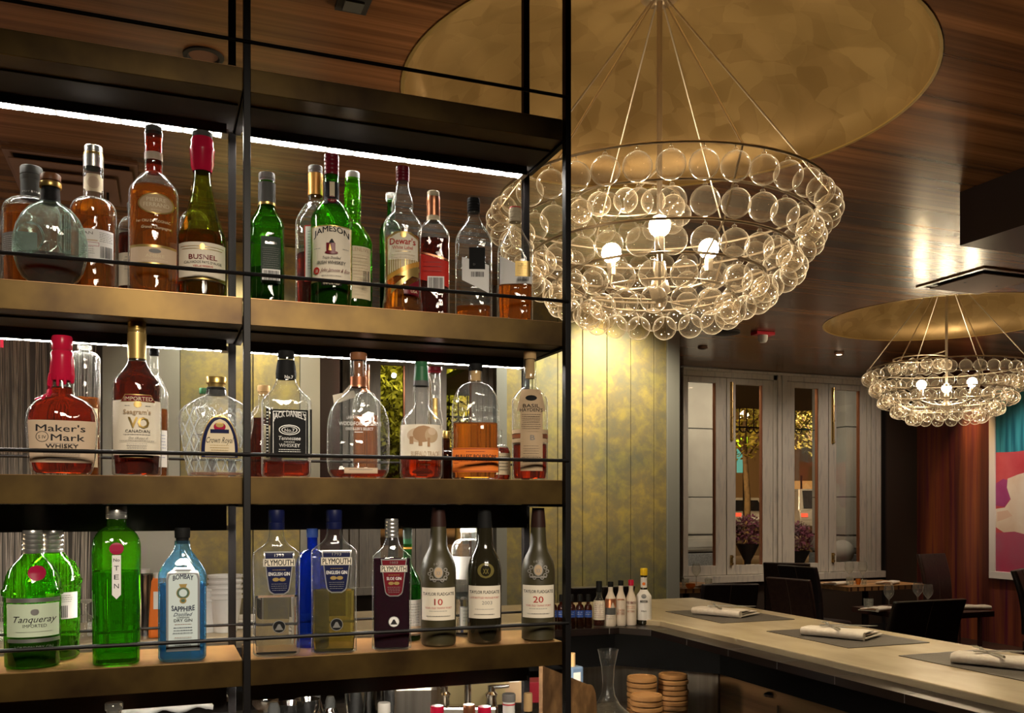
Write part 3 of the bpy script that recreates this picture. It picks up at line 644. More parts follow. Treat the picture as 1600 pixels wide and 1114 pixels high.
for sx in (-1, 1):
    b = MB(); kk = B.k; n = 28
    for ring_r in (1.0,):
        pts = [B.front((sx*29+19*math.cos(2*PI*j/n))*kk, B.hz(383)+23*kk*math.sin(2*PI*j/n), .0012) for j in range(n)]
        b.tube(pts, .0016, M['greenish'], 6, closed=True)
    b.build('dimple_rim', B.root)
B = Bottle('whiskey_bottle', 'tall amber whiskey bottle with a cream neck seal and barcode label, left bay upper shelf', 146, 67, 230, 245, 312, 334, 29, 1, liquid='amber', fill=318, cap='silver', cw=27, capsty='knurl', Yf=BK-.02)
B.sleeve(245, 264, 'silver'); B.sleeve(241, 246, 'gold')
L = B.label('neck_label'); L.patch(-14, 14, 264, 292, 'cream', hw=lambda t: .75 if t > .85 else (1 if t > .15 else .85)).oval(0, 278, 9, 10, 'beige'); L.end()
L = B.label(); L.patch(-21, 29, 357, 409, 'white').text('BAN', -10, 366, 4.5, 18, 'grey').patch(-14, 6, 374, 376, 'beige').frame(-14, 8, 378, 384, 'seal_red', .6).lines(18, 362, 20, 6, 3, 'grey').bars(10, 27, 385, 403).lines(-8, 388, 20, 4, 3.5, 'grey'); L.end()
B = Bottle('spirit_bottle', 'small dark spirit bottle half hidden behind the oval-label cognac, left bay upper shelf', 207, 42, 318, 330, 340, 366, 14, 1, liquid='dark_amber', fill=368, cap='dgrey', Yf=BK+.01)
L = B.label(); L.patch(-20, 18, 395, 446, 'paper').lines(0, 402, 26, 5, 5, 'grey'); L.end()
B = Bottle('cognac_bottle', 'tall copper-coloured cognac bottle with a gold oval label, left bay upper shelf', 240, 73, 199, 208, 272, 306, 26, 1, liquid='orange', fill=296, cap='dgrey', cw=25, bw=76, curve='mix')
b = MB(); b.lathe([(0, B.hz(271)), (B.rn*.85, B.hz(271)), (B.rn*.85, B.hz(212)), (0, B.hz(212))], M['redliq'], 24); b.build('cork_stopper', B.root)
B.ring(208, 221, 27, 'clear', 'lip'); B.sleeve(241, 253, 'mail', 'neck_label')
L = B.label(); L.oval(4, 317, 27, 17, 'goldink').oval(4, 317, 25, 15, 'kraft').text('PIERRE', 4, 314, 6, 29, 'cream', .03).text('FERRAND', 4, 322.5, 6.5, 38, 'cream', .03).lines(4, 327, 16, 1, 2, 'cream')
L.text('1er CRU DE COGNAC', 0, 347, 4, 50, 'cream', .01).text('Grande Champagne', 4, 357, 4.5, 44, 'cream', 0, shear=.3); L.end()
L = B.label('label'); L.patch(-34, 34, 382, 414, 'goldink').patch(-34, 34, 386, 410, 'beige').text('AMBRE', 2, 402, 5, 28, 'cream').oval(2, 392, 9, 3.5, 'grey').lines(2, 406, 40, 1, 2, 'cream'); L.end()
B = Bottle('spirit_bottle', 'clear spirit bottle with a pale cork, mostly hidden behind the red-wax bottle', 304, 44, 292, 304, 330, 352, 9, 1, cap='cork', Yf=BK+.01, liquid='pale', fill=380)
B = Bottle('brandy_bottle', 'green long-necked brandy bottle with a red wax collar and cream label', 316, 73, 208, 217, 268, 374, 25, 1, glass='olive', liquid='redliq', fill=367, cap='dgrey', cw=30, curve='bell', bw=74)
B.ring(428, 462, 77, 'olive', 'base_ring') if False else None
b = MB(); q = B.k; b.lathe([(14*q, B.hz(270)), (17*q, B.hz(262)), (18.5*q, B.hz(238)), (19*q, B.hz(235)), (17*q, B.hz(230)), (17*q, B.hz(222)), (15*q, B.hz(217)), (13*q, B.hz(216)), (12*q, B.hz(217))], M['wax'], 32, cap=False); b.build('wax_seal', B.root)
L = B.label(); L.patch(-35, 35, 378, 438, 'paper', hw=lambda t: 1).patch(-32, 32, 384, 385, 'goldink').patch(-30, 30, 388, 389, 'goldink').oval(0, 385, 4, 5, 'goldink').text('BUSNEL', 1, 405, 7.5, 42, 'maroon', .03).text('CALVADOS PAYS D\'AUGE', 1, 411.5, 4, 56, 'ink', .0).text('VIEILLE RESERVE', 1, 417, 2.8, 30, 'redink').text('V.S.O.P', 0, 425, 6, 28, 'ink', .01).lines(-20, 418, 10, 2, 4).lines(24, 418, 10, 2, 4).patch(-35, 35, 433.5, 437, 'goldink'); L.end()
# right bay
B = Bottle('scotch_bottle', 'rounded green scotch bottle with a grey foil, first in the right bay upper shelf', 417, 53, 272, 288, 322, 356, 26, 1, glass='green', liquid='gdark', fill=422, cap='grey', capsty='knurl', cw=25, curve='smooth', n=2.6, Yf=1.99)
B.sleeve(288, 319, 'dgrey'); B.sleeve(319, 323, 'gold', 'foil_edge')
L = B.label(); L.patch(-9, 21, 369, 442, 'darkgreen_label').text('Glenfiddich', 6, 381, 4, 18, 'silver', .03).lines(6, 387, 26, 11, 3.6, 'grey', .7).patch(-7, 20, 424, 441, 'white').bars(-5, 18, 426, 441); L.end()
B = Bottle('whiskey_bottle', 'clear whiskey bottle with an orange foil neck, behind the large green irish bottle', 493, 61, 261, 273, 318, 352, 22, 1, liquid='dark_amber', fill=400, cap='grey', cw=22, capsty='knurl', Yf=BK-.02, curve='mix')
B.sleeve(273, 307, 'orange_foil'); L = B.label(); L.patch(-17, 24, 352, 440, 'redink').patch(-15.5, 22.5, 354, 438, 'white').lines(-8, 362, 8, 14, 4.6, 'slate', .7); L.end()
B = Bottle('irish_whiskey_bottle', 'green irish whiskey bottle with a maroon cap and large cream front label', 518, 64, 243, 276, 314, 348, 23, 1, glass='green', liquid='gdark', fill=440, cap='maroon', capsty='rings', cw=23, curve='mix')
L = B.label('neck_label'); L.patch(-12, 12, 276, 315, 'label_black').patch(-3, 5, 277, 304, 'cream').oval(1, 306, 7, 7, 'maroon').text('JJ', 1, 308.5, 5, 6, 'cream'); L.end()
L = B.label(); hwj = lambda t: 1
L.patch(-31, 31, 352, 440, 'goldink').patch(-29.5, 29.5, 354, 438, 'paper')
L.text('JAMESON', 0, 370, 9, 54, 'ink', .035, arch=8).lines(-22, 388, 10, 1, 2).lines(22, 388, 10, 1, 2)
L.patch(-8, 6, 380, 393, 'maroon').patch(-5, 0, 382, 392, 'goldink', hw=lambda t: 1-t*.8).patch(-4, 5, 374, 380, 'ink', hw=lambda t: 1-.8*t).oval(0, 395, 10, 2.6, 'maroon')
L.text('Triple Distilled', 0, 405, 4, 28, 'ink', 0, shear=.3).text('IRISH WHISKEY', 0, 413, 5, 44, 'ink', .02).oval(-23, 423, 4.5, 5.5, 'redink').text('JJ', -23, 425, 3.5, 4, 'paper').text('John Jameson & Son', 6, 425, 5.5, 44, 'maroon', 0, shear=.4).lines(0, 431, 34, 1, 2).text('IMPORTED', 0, 445, 3.6, 26, 'cream'); L.end()
L = B.label('lower_label'); L.patch(-16, 16, 440.5, 446, 'label_black').text('IMPORTED', 0, 445, 3.4, 24, 'paper', .02); L.end()
B = Bottle('scotch_bottle', 'bright green scotch bottle with a white cap, peeking out right of the irish whiskey', 551, 61, 270, 283, 350, 384, 24, 1, glass='vgreen', liquid='gdark', fill=452, cap='white_plastic', cw=22, Yf=BK-.02, bulge=.12, curve='mix')
L = B.label(); L.patch(-28, 28, 384, 466, 'cream').text('THE GLENLIVET', 4, 392, 5.5, 52, 'kraft', .01).lines(6, 398, 40, 8, 4.5, 'kraft', .7).lines(6, 440, 40, 4, 4.5, 'kraft', .7).bars(16, 26, 428, 446); L.end()
B = Bottle('scotch_bottle', 'clear curvy-necked scotch bottle with a red cap and cream shield label', 629, 63, 262, 285, 0, 0, 18, 1, liquid='orange', fill=372, cap='maroon', capsty='rings', cw=21,
           prof=[(486, 62, 1), (478, 62, 1), (465, 58, 1), (440, 56, 1), (372, 57, 1), (360, 60, 1), (350, 58, 1), (342, 48, 1), (336, 36, .7), (330, 31, .3), (322, 33, 0), (314, 32, 0), (305, 25, 0), (292, 19, 0), (284, 18, 0)])
L = B.label(); L.patch(-24, 25, 361, 430, 'goldink', hw=lambda t: 1 if t < .88 else 1-(t-.88)*4); L.patch(-23, 24, 363, 404, 'paper', hw=lambda t: 1 if t < .8 else 1-(t-.8)*3.5)
L.patch(-23, 24, 404, 428, 'paper', skew=0, hw=lambda t: max(.04, t)) if False else None
L.b.v = L.b.v; L.oval(1, 366, 5, 4.5, 'goldink').text("Dewar's", 0, 381, 10, 40, 'redink', .03).text('White Label', 0, 388.5, 5.5, 32, 'redink', .015).lines(1, 392, 26, 1, 2, 'goldink').lines(1, 397, 38, 3, 3.5, 'kraft', .5); L.end()
L = B.label('lower_label'); k_ = B.kf
def slant(L, x0, x1, ya0, ya1, yb0, yb1, m, lay=None):       # strip whose left end spans ya0..ya1 and right end yb0..yb1
    nx = 14; v = []; f = []; off = .0006+.00022*L.lay
    for j in range(nx+1):
        t = j/nx; x = x0+(x1-x0)*t
        for i in range(7):
            u = i/6; y = (ya0+(yb0-ya0)*t)*(1-u)+(ya1+(yb1-ya1)*t)*u; v.append(L.B.front(x*L.B.kf, L.z(y), off, L.side))
    for j in range(nx):
        for i in range(6): a = j*7+i; f.append((a, a+1, a+8, a+7))
    L.b.add(v, f, M[m], True); L.lay += 1; return L
slant(L, -23, 24, 404, 427, 404, 405, 'cream'); slant(L, -24, 26, 429, 436, 404, 412, 'orange_foil'); slant(L, -18, 27, 448, 458, 414, 420, 'goldink'); slant(L, 2, 26, 450, 462, 434, 462, 'maroon'); L.text('USA', 18, 456, 4, 10, 'cream'); L.end()
B = Bottle('spirit_bottle', 'dark green bottle with a clear glass stopper, behind the curvy-necked scotch', 611, 36, 303, 314, 345, 370, 12, 1, glass='dgreen', liquid='gdark', fill=440, cap='clear_thick', cw=17, Yf=BK)
B = Bottle('scotch_bottle', 'square scotch bottle with a ringed copper neck, slanted red label and barcode', 677, 50, 300, 309, 346, 372, 20, 1, liquid='dark_amber', fill=377, n=4, a=.95, cap='cream', cw=19, Yf=2.0, curve='mix')
B.ring(309, 323, 21, 'copper', 'neck_bulb'); B.sleeve(323, 339, 'copper'); B.sleeve(339, 347, 'cream', 'foil_edge')
L = B.label(); slant(L, -24, 24, 396, 436, 408, 448, 'red_label'); slant(L, -24, 24, 392, 395, 404, 407, 'copper'); L.lines(-2, 410, 30, 3, 7, 'maroon', .7); L.patch(-9, 17, 433, 455, 'white').bars(-7, 15, 435, 452).lines(4, 453.5, 20, 1, 1); L.end()
B = Bottle('scotch_bottle', 'nearly empty square scotch bottle with a black cap and slanted white label', 740, 57, 311, 333, 334, 382, 17, 1, liquid='amber', fill=482, n=4, a=.95, cap='label_black', cw=20, capsty='rings', curve='smooth', Yf=1.965)
B.sleeve(322, 326, 'gold', 'foil_edge')
L = B.label(); slant(L, -18, 24, 402, 438, 414, 458, 'white'); L.patch(-7, 18, 387, 421, 'label_black').text('D', 1, 415, 3, 3, 'grey').bars(-4, 16, 425, 433); L.end()
B = Bottle('whisky_bottle', 'half-full square whisky bottle with a red-topped gold cap, by the right post', 805, 55, 326, 348, 350, 398, 18, 1, liquid='orange', fill=444, n=4, a=.9, cap='cream', cw=20, capsty='rings', curve='smooth')
B.ring(325, 331, 19, 'red_plastic', 'cap_top')
L = B.label(); slant(L, -24, 26, 400, 444, 424, 443, 'white'); L.patch(0, 24, 408, 432, 'goldink').lines(12, 412, 18, 6, 3.5, 'kraft', .5).text('D', 11, 416, 3, 3, 'ink').bars(4, 22, 434, 441); L.end()

# ---- third shelf
B = Bottle('bourbon_bottle', 'square bourbon bottle sealed in dripping red wax with a beige label', 97, 103, 0, 0, 622, 660, 33, 2, glass='clear', liquid='redliq', fill=612, n=3.4, a=.75, cap=None, bw=84, curve='mix', capprof=None) if False else \
    Bottle('bourbon_bottle', 'square bourbon bottle sealed in dripping red wax with a beige label', 97, 103, 525, 560, 0, 0, 30, 2, liquid='redliq', fill=606, n=3.2, a=.62, cap=None,
           prof=[(742, 82, 1), (735, 88, 1), (715, 96, 1), (690, 100, 1), (662, 103, 1), (648, 100, 1), (638, 92, 1), (628, 74, .9), (621, 48, .5), (617, 33, 0), (600, 32, 0), (560, 31, 0), (535, 27, 0)])
b = MB(); q = B.k
b.lathe([(17*q, B.hz(596)), (18.5*q, B.hz(590)), (16.5*q, B.hz(560)), (16.5*q, B.hz(553)), (14*q, B.hz(549)), (15*q, B.hz(546)), (15.5*q, B.hz(530)), (14*q, B.hz(526)), (0, B.hz(525))], M['wax'], 32, cap=False)
for (x, y0, y1, rr) in ((-15, 585, 622, 4.5), (-22, 616, 627, 3.2), (14, 588, 600, 3.2), (4, 590, 603, 2.4), (-6, 590, 606, 2.4), (-30, 624, 628, 2.2)):
    pts = [Vector(B.front(x*q*(1+.25*i/4*(1 if y1 > 610 else 0)), B.hz(y0+(y1-y0)*i/4), .001)) for i in range(5)]; b.tube(pts, [rr*q*.8, rr*q, rr*q, rr*q*1.1, rr*q*.6], M['wax'], 8)
b.build('wax_seal', B.root)
L = B.label(); L.patch(-48, 49, 657, 723, 'beige', hw=lambda t: .94+.06*t)
L.text("Maker's", -2, 674.5, 10.5, 70, 'ink', .03).text('Mark', 8, 689, 10.5, 48, 'ink', .03).oval(-28, 683, 9, 8.5, 'ink').oval(-28, 683, 8, 7.5, 'beige').text('S IV', -28, 686, 5, 11, 'ink').lines(0, 693, 40, 1, 2).text('WHISKY', 0, 700, 6, 46, 'ink', .025).lines(0, 703.5, 20, 1, 2).lines(0, 709, 54, 2, 3).lines(0, 717, 50, 1, 3); L.end()
B = Bottle('whiskey_bottle', 'clear flat-shouldered bottle of pale whiskey behind the red wax bourbon', 132, 46, 540, 546, 550, 562, 18, 2, liquid='orange', fill=622, cap='clear_thick', cw=20, Yf=BK, curve='round')
L = B.label(); L.patch(-6, 19, 637, 730, 'cream').lines(10, 645, 14, 16, 5, 'kraft', .7); L.end()
B = Bottle('whisky_bottle', 'tall dark amber canadian whisky bottle with a gold cap and cream label', 214, 72, 503, 521, 562, 606, 27, 2, glass='clear', liquid='dark_amber', fill=566, cap='gold', cw=27, capsty='knurl', curve='smooth')
B.sleeve(521, 562, 'goldink', 'neck_label')
L = B.label(); L.patch(-35, 35, 625, 711, 'paper').patch(-24, 27, 616, 628, 'goldink', hw=lambda t: 1-.25*t).patch(-23, 26, 617.5, 627, 'maroon', hw=lambda t: 1-.25*t).text('IMPORTED', 2, 626, 6, 42, 'cream', .03).oval(1, 632, 6, 5, 'goldink').lines(-14, 634, 8, 1, 2).lines(16, 634, 8, 1, 2)
L.text("Seagram's", 0, 647, 7, 40, 'kraft', .03).text('VO', 2, 669, 17, 30, 'gold', .04).text('CANADIAN', 1, 676, 4.5, 36, 'ink', 0).lines(0, 679, 44, 1, 2).text('Over 100 years of', 2, 686, 3, 28, 'ink', 0, shear=.3).lines(0, 689, 52, 1, 2, 'ink').lines(0, 694, 30, 4, 2.6).patch(-30, 30, 705, 706, 'goldink').patch(-26, 26, 712, 716, 'goldink').patch(-24, 24, 713, 715.5, 'label_black'); L.end()
B = Bottle('bourbon_bottle', 'slim orange-amber bottle with a black cap, behind the canadian whisky', 241, 42, 546, 556, 588, 622, 13, 2, liquid='orange', fill=640, cap='label_black', Yf=BK, curve='mix')
L = B.label(); L.patch(0, 19, 672, 730, 'white').lines(10, 680, 14, 8, 5, 'blue_ink', .7); L.end()
B = Bottle('whisky_bottle', 'wide cut-crystal whisky bottle with a gold stopper and oval crest label', 338, 112, 590, 606, 0, 0, 30, 2, glass='clear_thick', liquid='orange', fill=739, n=2.6, a=.55, cap='gold', cw=30, capsty='cork',
           prof=[(744, 84, 1), (735, 88, 1), (710, 96, 1), (685, 104, 1), (665, 111, 1), (655, 112, 1), (645, 108, 1), (636, 94, 1), (628, 72, .9), (622, 48, .6), (618, 33, 0), (606, 28, 0)])
B.ring(607, 618, 30, 'label_black', 'neck_band')
b = MB(); q = B.k                                           # raised diamond cuts
for i in range(-5, 6):
    for sgn in (-1, 1):
        fx_ = lambda y: i*13+sgn*(y-690)*.38
        inside = lambda y: (-25 < fx_(y) < 35 and y > 646 and y < 718) or abs(fx_(y)) > 50      # the cuts stop at the oval label
        for y in range(640, 736, 6):
            if not inside(y) and not inside(y+6): b.tube([Vector(B.front(fx_(yy)*q, B.hz(yy), .0006)) for yy in (y, y+6)], .0012, M['cut'], 5)
b.build('cut_pattern', B.root)
L = B.label(); ov = lambda t: max(.05, min(1, math.sqrt(max(0, 1-(1.15*t-.15)**2)) if t > .15 else 1)); L.patch(-24, 34, 648, 716, 'goldink', hw=ov).patch(-22.5, 32.5, 650, 715, 'navy', hw=ov).patch(-17, 28, 655, 713, 'cream', hw=ov).oval(5, 667, 9, 7, 'seal_red').oval(5, 664, 6, 4, 'goldink').patch(-9, 19, 671, 677, 'navy').text('Crown Royal', 5, 692, 9, 40, 'ink', .015, shear=.25).lines(5, 696, 30, 5, 3.6, 'goldink', .8); L.end()
B = Bottle('spirit_bottle', 'small clear bottle with a green and white cap behind the cut-crystal whisky', 318, 40, 607, 616, 634, 652, 11, 2, cap='green_cap', cw=13, Yf=BK+.01, liquid='pale', fill=680)
B = Bottle('decanter_bottle', 'dark amber decanter with a pale wooden stopper, left of the black label bottle', 412, 60, 603, 619, 634, 668, 16, 2, liquid='dark_amber', fill=655, cap='cork', cw=19, capsty='cork', Yf=BK-.01, n=3, curve='mix')
L = B.label(); L.patch(-2, 10, 665, 718, 'cream'); L.end()
B = Bottle('whiskey_bottle', 'square-shouldered whiskey bottle with a black label and white lettering', 447, 73, 549, 560, 0, 0, 26, 2, liquid='redliq', fill=722, n=6, a=.92, cap='label_black', cw=25, turn=5,
           prof=[(744, 71, 1), (740, 73, 1), (640, 73, 1), (630, 74, 1), (624, 70, 1), (618, 58, .9), (610, 44, .6), (600, 34, .2), (594, 30, 0), (585, 31, 0), (572, 28, 0), (564, 25, 0), (558, 24, 0)])
B.sleeve(564, 593, 'label_black', 'neck_label'); L = B.label('neck_lettering'); L.text('No.7', 3, 589, 5, 13, 'white', .03); L.end()
L = B.label(); L.patch(-27, 31, 640, 716, 'label_black').frame(-23, 28, 643, 714, 'silver', .8).text("JACK DANIEL'S", 2, 657, 9.5, 50, 'white', .03, arch=6).oval(2, 672, 16, 8, 'silver').oval(2, 672, 15, 7, 'label_black').oval(2, 672, 12, 5.5, 'silver').oval(2, 672, 11, 4.8, 'label_black').text('No.7', 2, 675, 5, 15, 'white', .04)
L.text('Tennessee', 2, 688, 6, 34, 'white', .03, shear=.15).lines(2, 691, 18, 1, 2, 'silver').text('WHISKEY', 2, 699, 5.5, 32, 'white', .02).lines(2, 703, 36, 3, 3.2, 'silver', .8).lines(2, 713, 28, 1, 3, 'silver', .7)
L.patch(-34, -30, 640, 716, 'label_black').lines(-32, 646, 3, 14, 5, 'silver', 1.4).patch(32.5, 35.5, 640, 716, 'label_black'); L.end()
B = Bottle('bourbon_bottle', 'broad round-shouldered bourbon bottle with white lettering and a wooden stopper', 560, 97, 552, 564, 0, 0, 25, 2, liquid='redliq', fill=735, n=3.2, a=.55, cap='brown_cap', cw=26,
           prof=[(746, 84, 1), (738, 93, 1), (720, 97, 1), (670, 96, 1), (655, 93, 1), (640, 84, 1), (628, 68, .9), (618, 46, .6), (610, 30, .2), (604, 25, 0), (590, 26, 0), (562, 25, 0)])
b = MB(); b.lathe([(0, B.hz(590)), (8*B.k, B.hz(590)), (8*B.k, B.hz(564)), (0, B.hz(564))], M['brown_cap'], 20); b.build('cork_stopper', B.root); B.sleeve(590, 606, 'copper')
L = B.label('lettering'); L.text('LABROT & GRAHAM', 2, 655, 4.5, 40, 'white', .01, arch=1).text('WOODFORD RESERVE', 3, 665, 6, 66, 'white', .01).text("DISTILLER'S SELECT", 2, 672.5, 4.3, 42, 'white', .01).patch(-6, 7, 675, 676, 'white'); L.end()
b = MB(); n = 24
for R_ in (8.5, 6.5): b.tube([B.front(R_*B.k*math.cos(2*PI*j/n), B.hz(633)+R_*B.k*math.sin(2*PI*j/n), .001) for j in range(n)], .0008, M['clear_thick'], 6, closed=True)
b.build('embossed_seal', B.root)
L = B.label('lower_label'); L.patch(-22, 30, 731, 740, 'beige').frame(-22, 30, 731, 740, 'kraft', .6).lines(4, 734, 40, 1, 2); L.end()
B = Bottle('bourbon_bottle', 'amber bourbon bottle with a copper foil and a paper hang tag, behind the broad bourbon', 571, 40, 570, 580, 612, 640, 12, 2, liquid='orange', fill=650, cap='brown_cap', Yf=BK+.005); B.sleeve(580, 613, 'copper')
b = MB(); q = B.k
for (pts) in (((-20, 598), (-36, 618), (-16, 606)), ((-18, 612), (-50, 620), (-48, 634), (-14, 622))):
    v = [(x*q, -B.r*.55, B.hz(y)) for x, y in pts]+[(x*q, -B.r*.55+.0012, B.hz(y)) for x, y in pts]; n = len(pts)
    b.add(v, [tuple(range(n)), tuple(range(2*n-1, n-1, -1))]+[(i, n+i, n+(i+1) % n, (i+1) % n) for i in range(n)], M['paper'])
b.build('hang_tag', B.root)
B = Bottle('bourbon_bottle', 'curvy bourbon bottle with a green foil neck and a torn label showing a bison', 658, 66, 566, 574, 0, 0, 22, 2, liquid='redliq', fill=714, cap='green_cap', cw=20,
           prof=[(745, 64, 1), (740, 66, 1), (680, 66, 1), (668, 65, 1), (657, 60, 1), (648, 46, 1), (641, 32, 0), (635, 25, 0), (625, 24, 0), (615, 26, 0), (600, 24, 0), (574, 20, 0)])
B.sleeve(574, 596, 'green_cap'); B.sleeve(596, 604, 'dgrey', 'foil_edge')
L = B.label(); L.patch(-32, 33, 663, 717, 'paper').oval(-2, 680, 20, 12, 'beige').oval(4, 678, 17, 13, 'bison').oval(16, 680, 10, 12, 'kraft').oval(17, 674, 6, 6, 'beige').patch(-18, -12, 682, 694, 'bison').patch(-4, 2, 684, 697, 'bison').patch(10, 14, 684, 698, 'bison').text('BUFFALO TRACE', 6, 713, 8, 44, 'beige', .02).lines(6, 716, 30, 1, 2); L.end()
L = B.label('lower_label'); L.text('KENTUCKY', 6, 720, 3, 20, 'cream').text('WHISKEY', 6, 727, 3, 18, 'cream'); L.end()
B = Bottle('spirit_bottle', 'tall clear long-necked bottle with a flared red cap, behind the bison bottle', 679, 27, 574, 584, 640, 672, 19, 2, liquid='pale', fill=700, cap='maroon', cw=24, capsty='cork', Yf=BK)
L = B.label('neck_label'); L.patch(-3, 5, 622, 655, 'goldink'); L.end()
B = Bottle('liqueur_bottle', 'squat dark jewel-cut bottle with a gold ball stopper, behind the half-full flask', 697, 42, 674, 688, 702, 714, 12, 2, glass='amberglass', liquid='dark_amber', fill=712, cap='gold', cw=13, capsty='cork', Yf=BK+.01, n=3)
B = Bottle('bourbon_bottle', 'clear flask of bourbon with an orange band label and embossed lettering', 743, 74, 569, 580, 598, 645, 20, 2, liquid='orange', fill=662, n=2.6, a=.62, cap='label_black', cw=21)
b = MB(); b.lathe([(0, B.hz(596)), (8*B.k, B.hz(596)), (8.5*B.k, B.hz(580)), (0, B.hz(580))], M['cork'], 20); b.build('cork_stopper', B.root)
L = B.label('embossed_lettering'); L.text('BULLEIT', 0, 645, 8, 50, 'clear_thick', .02, arch=3).text('BOURBON', 0, 658, 7, 56, 'clear_thick', .02); L.end()
L = B.label(); L.patch(-36, 36, 700, 738, 'orange_label').patch(-36, 36, 701, 702, 'maroon').patch(-36, 36, 736, 737, 'maroon').text('BULLEIT BOURBON', 0, 716, 5.5, 62, 'ink', .03).text('FRONTIER WHISKEY', 0, 722, 3.4, 52, 'maroon', .0).lines(0, 706, 30, 1, 2, 'maroon').lines(0, 727, 40, 1, 2, 'ink').lines(-30, 712, 8, 4, 4, 'maroon', .6).lines(30, 712, 8, 4, 4, 'maroon', .6); L.end()
B = Bottle('whiskey_bottle', 'small amber bottle with a beige label, just right of the orange-band flask', 779, 38, 672, 684, 694, 712, 10, 2, liquid='redliq', fill=700, cap='clear_thick', Yf=BK)
L = B.label(); L.patch(-18, 18, 708, 742, 'cream').lines(8, 714, 16, 5, 5, 'ink', .8); L.end()
B = Bottle('bourbon_bottle', 'slim bourbon bottle wearing a brown paper bib label with a metal band', 828, 56, 550, 562, 606, 628, 20, 2, liquid='redliq', fill=695, cap='cork', cw=20, bw=56, curve='mix')
b = MB(); b.lathe([(0, B.hz(592)), (7*B.k, B.hz(592)), (7.5*B.k, B.hz(562)), (0, B.hz(562))], M['cork'], 20); b.build('cork_stopper', B.root)
L = B.label('bib_label'); L.patch(-21, 25, 607, 642, 'kraft', hw=lambda t: 1-.35*t).patch(-15, 20, 640, 736, 'kraft').oval(2, 622, 9, 4.5, 'label_black').text('BASIL', 2, 637, 5.5, 26, 'ink', .02).text("HAYDEN'S", 2, 643.5, 5.5, 36, 'ink', .02).lines(2, 648, 30, 8, 3.2, 'ink', .7).lines(2, 698, 26, 5, 4, 'ink', .6).lines(2, 716, 30, 3, 3.6, 'ink', 1); L.end()
B.sleeve(673, 679, 'kraft', 'band'); B.sleeve(680, 686, 'copper', 'band'); B.sleeve(687, 693, 'kraft', 'band')
L = B.label('buckle'); L.patch(-4, 12, 675, 691, 'silver').text('B', 4, 688, 8, 7, 'grey', .03); L.end()

# ---- fourth shelf: gins and ports
def gin_hydrant(px, label, Yf, front):
    B = Bottle('gin_bottle', label, px, 86, 829, 865, 0, 0, 29, 3, glass='vgreen', liquid='gdark', fill=998, cap='silver', cw=30, capsty='rings', Yf=Yf,
               prof=[(1046, 74, 1), (1040, 78, 1), (1000, 80, 1), (931, 81, 1), (929, 87, 1), (921, 88, 1), (918, 82, 1), (905, 78, 1), (893, 70, 1), (882, 56, 1), (873, 38, 0), (867, 30, 0), (862, 28, 0)] if front else
               [(1030, 72, 1), (1024, 76, 1), (930, 78, 1), (914, 79, 1), (912, 83, 1), (906, 84, 1), (903, 78, 1), (890, 74, 1), (878, 60, 1), (869, 38, 0), (863, 30, 0), (858, 28, 0)])
    return B
B = gin_hydrant(83, 'green hydrant-shaped gin bottle turned back to front, behind the one at far left', 2.05, False)
L = B.label(); L.patch(-10, 35, 928, 970, 'white').lines(10, 933, 36, 4, 3, 'grey').bars(4, 22, 948, 967); L.end()
B = gin_hydrant(51, 'green hydrant-shaped gin bottle with a red seal and pale label, far left', 1.945, True)
L = B.label('seal'); L.oval(6, 897, 13, 12, 'seal_red'); L.end()
L = B.label(); L.patch(-37, 39, 936, 943, 'silver').patch(-36, 38, 945, 997, 'greenlabel').patch(-35, 39, 1000, 1006, 'silver').oval(3, 958, 6, 5, 'silver').text('Tanqueray', 3, 974, 10, 62, 'ink', .015, shear=.35).text('IMPORTED', 3, 982, 5, 34, 'ink', .01).lines(3, 989, 60, 1, 2, 'silver').text('LONDON DRY GIN', 2, 1016, 5.5, 54, 'silver', .02); L.end()
B = Bottle('gin_bottle', 'tall slim green eight-sided gin bottle with a vertical white strip label', 182, 71, 791, 811, 824, 858, 28, 3, glass='vgreen', liquid='gliq', fill=892, n=3.6, a=.95, cap='silver', cw=31, capsty='knurl',
           prof=[(1040, 66, 1), (1034, 68, 1), (940, 70, 1), (860, 71, 1), (850, 70, 1), (842, 67, 1), (835, 60, 1), (830, 51, .9), (826, 40, .5), (823, 29, 0), (812, 28, 0), (806, 26, 0)])
L = B.label('seal'); L.oval(0, 858, 10.5, 9.5, 'seal_red'); L.end()
L = B.label(); L.patch(-6.5, 6.5, 868, 930, 'white', hw=lambda t: 1).text('No', 0, 878, 5, 9, 'ink').vtext('TEN', 0, 892, 14, 7.5, 7, 'ink', .01); L.patch(-6.5, 6.5, 930, 937, 'white', hw=lambda t: max(.05, t)); L.end()
L = B.label('embossed_frame'); L.frame(-9, 9, 940, 990, 'gliq', 1).text('TEN', 0, 976, 6, 12, 'gliq'); L.end()
B = Bottle('liqueur_bottle', 'red-orange bottle half hidden behind the pale blue gin', 250, 32, 842, 900, 901, 905, 20, 3, liquid='orange_r', fill=906, cap='white_plastic', cw=12, n=4, Yf=2.09, zbase=None) if False else None
B = Bottle('gin_bottle', 'square pale blue gin bottle with a black cap and an arched white label', 285, 71, 825, 850, 0, 0, 24, 3, glass='blue', liquid='bluel', fill=912, n=5, a=.6, cap='label_black', cw=23, capsty='cork',
           prof=[(1029, 66, 1), (1025, 71, 1), (960, 71, 1), (897, 71, 1), (893, 69, 1), (884, 60, 1), (875, 48, .9), (867, 36, .6), (860, 27, .2), (855, 24, 0), (845, 23, 0)])
ar = lambda t: 1 if t < .90 else math.sqrt(max(.02, 1-((t-.90)/.10)**2*.8))
L = B.label(); L.patch(-24, 26, 888, 1018, 'silver', hw=ar).patch(-23, 25, 890, 1017, 'slate', hw=ar).patch(-20.5, 22.5, 893, 1014, 'paleblue_label', hw=ar)
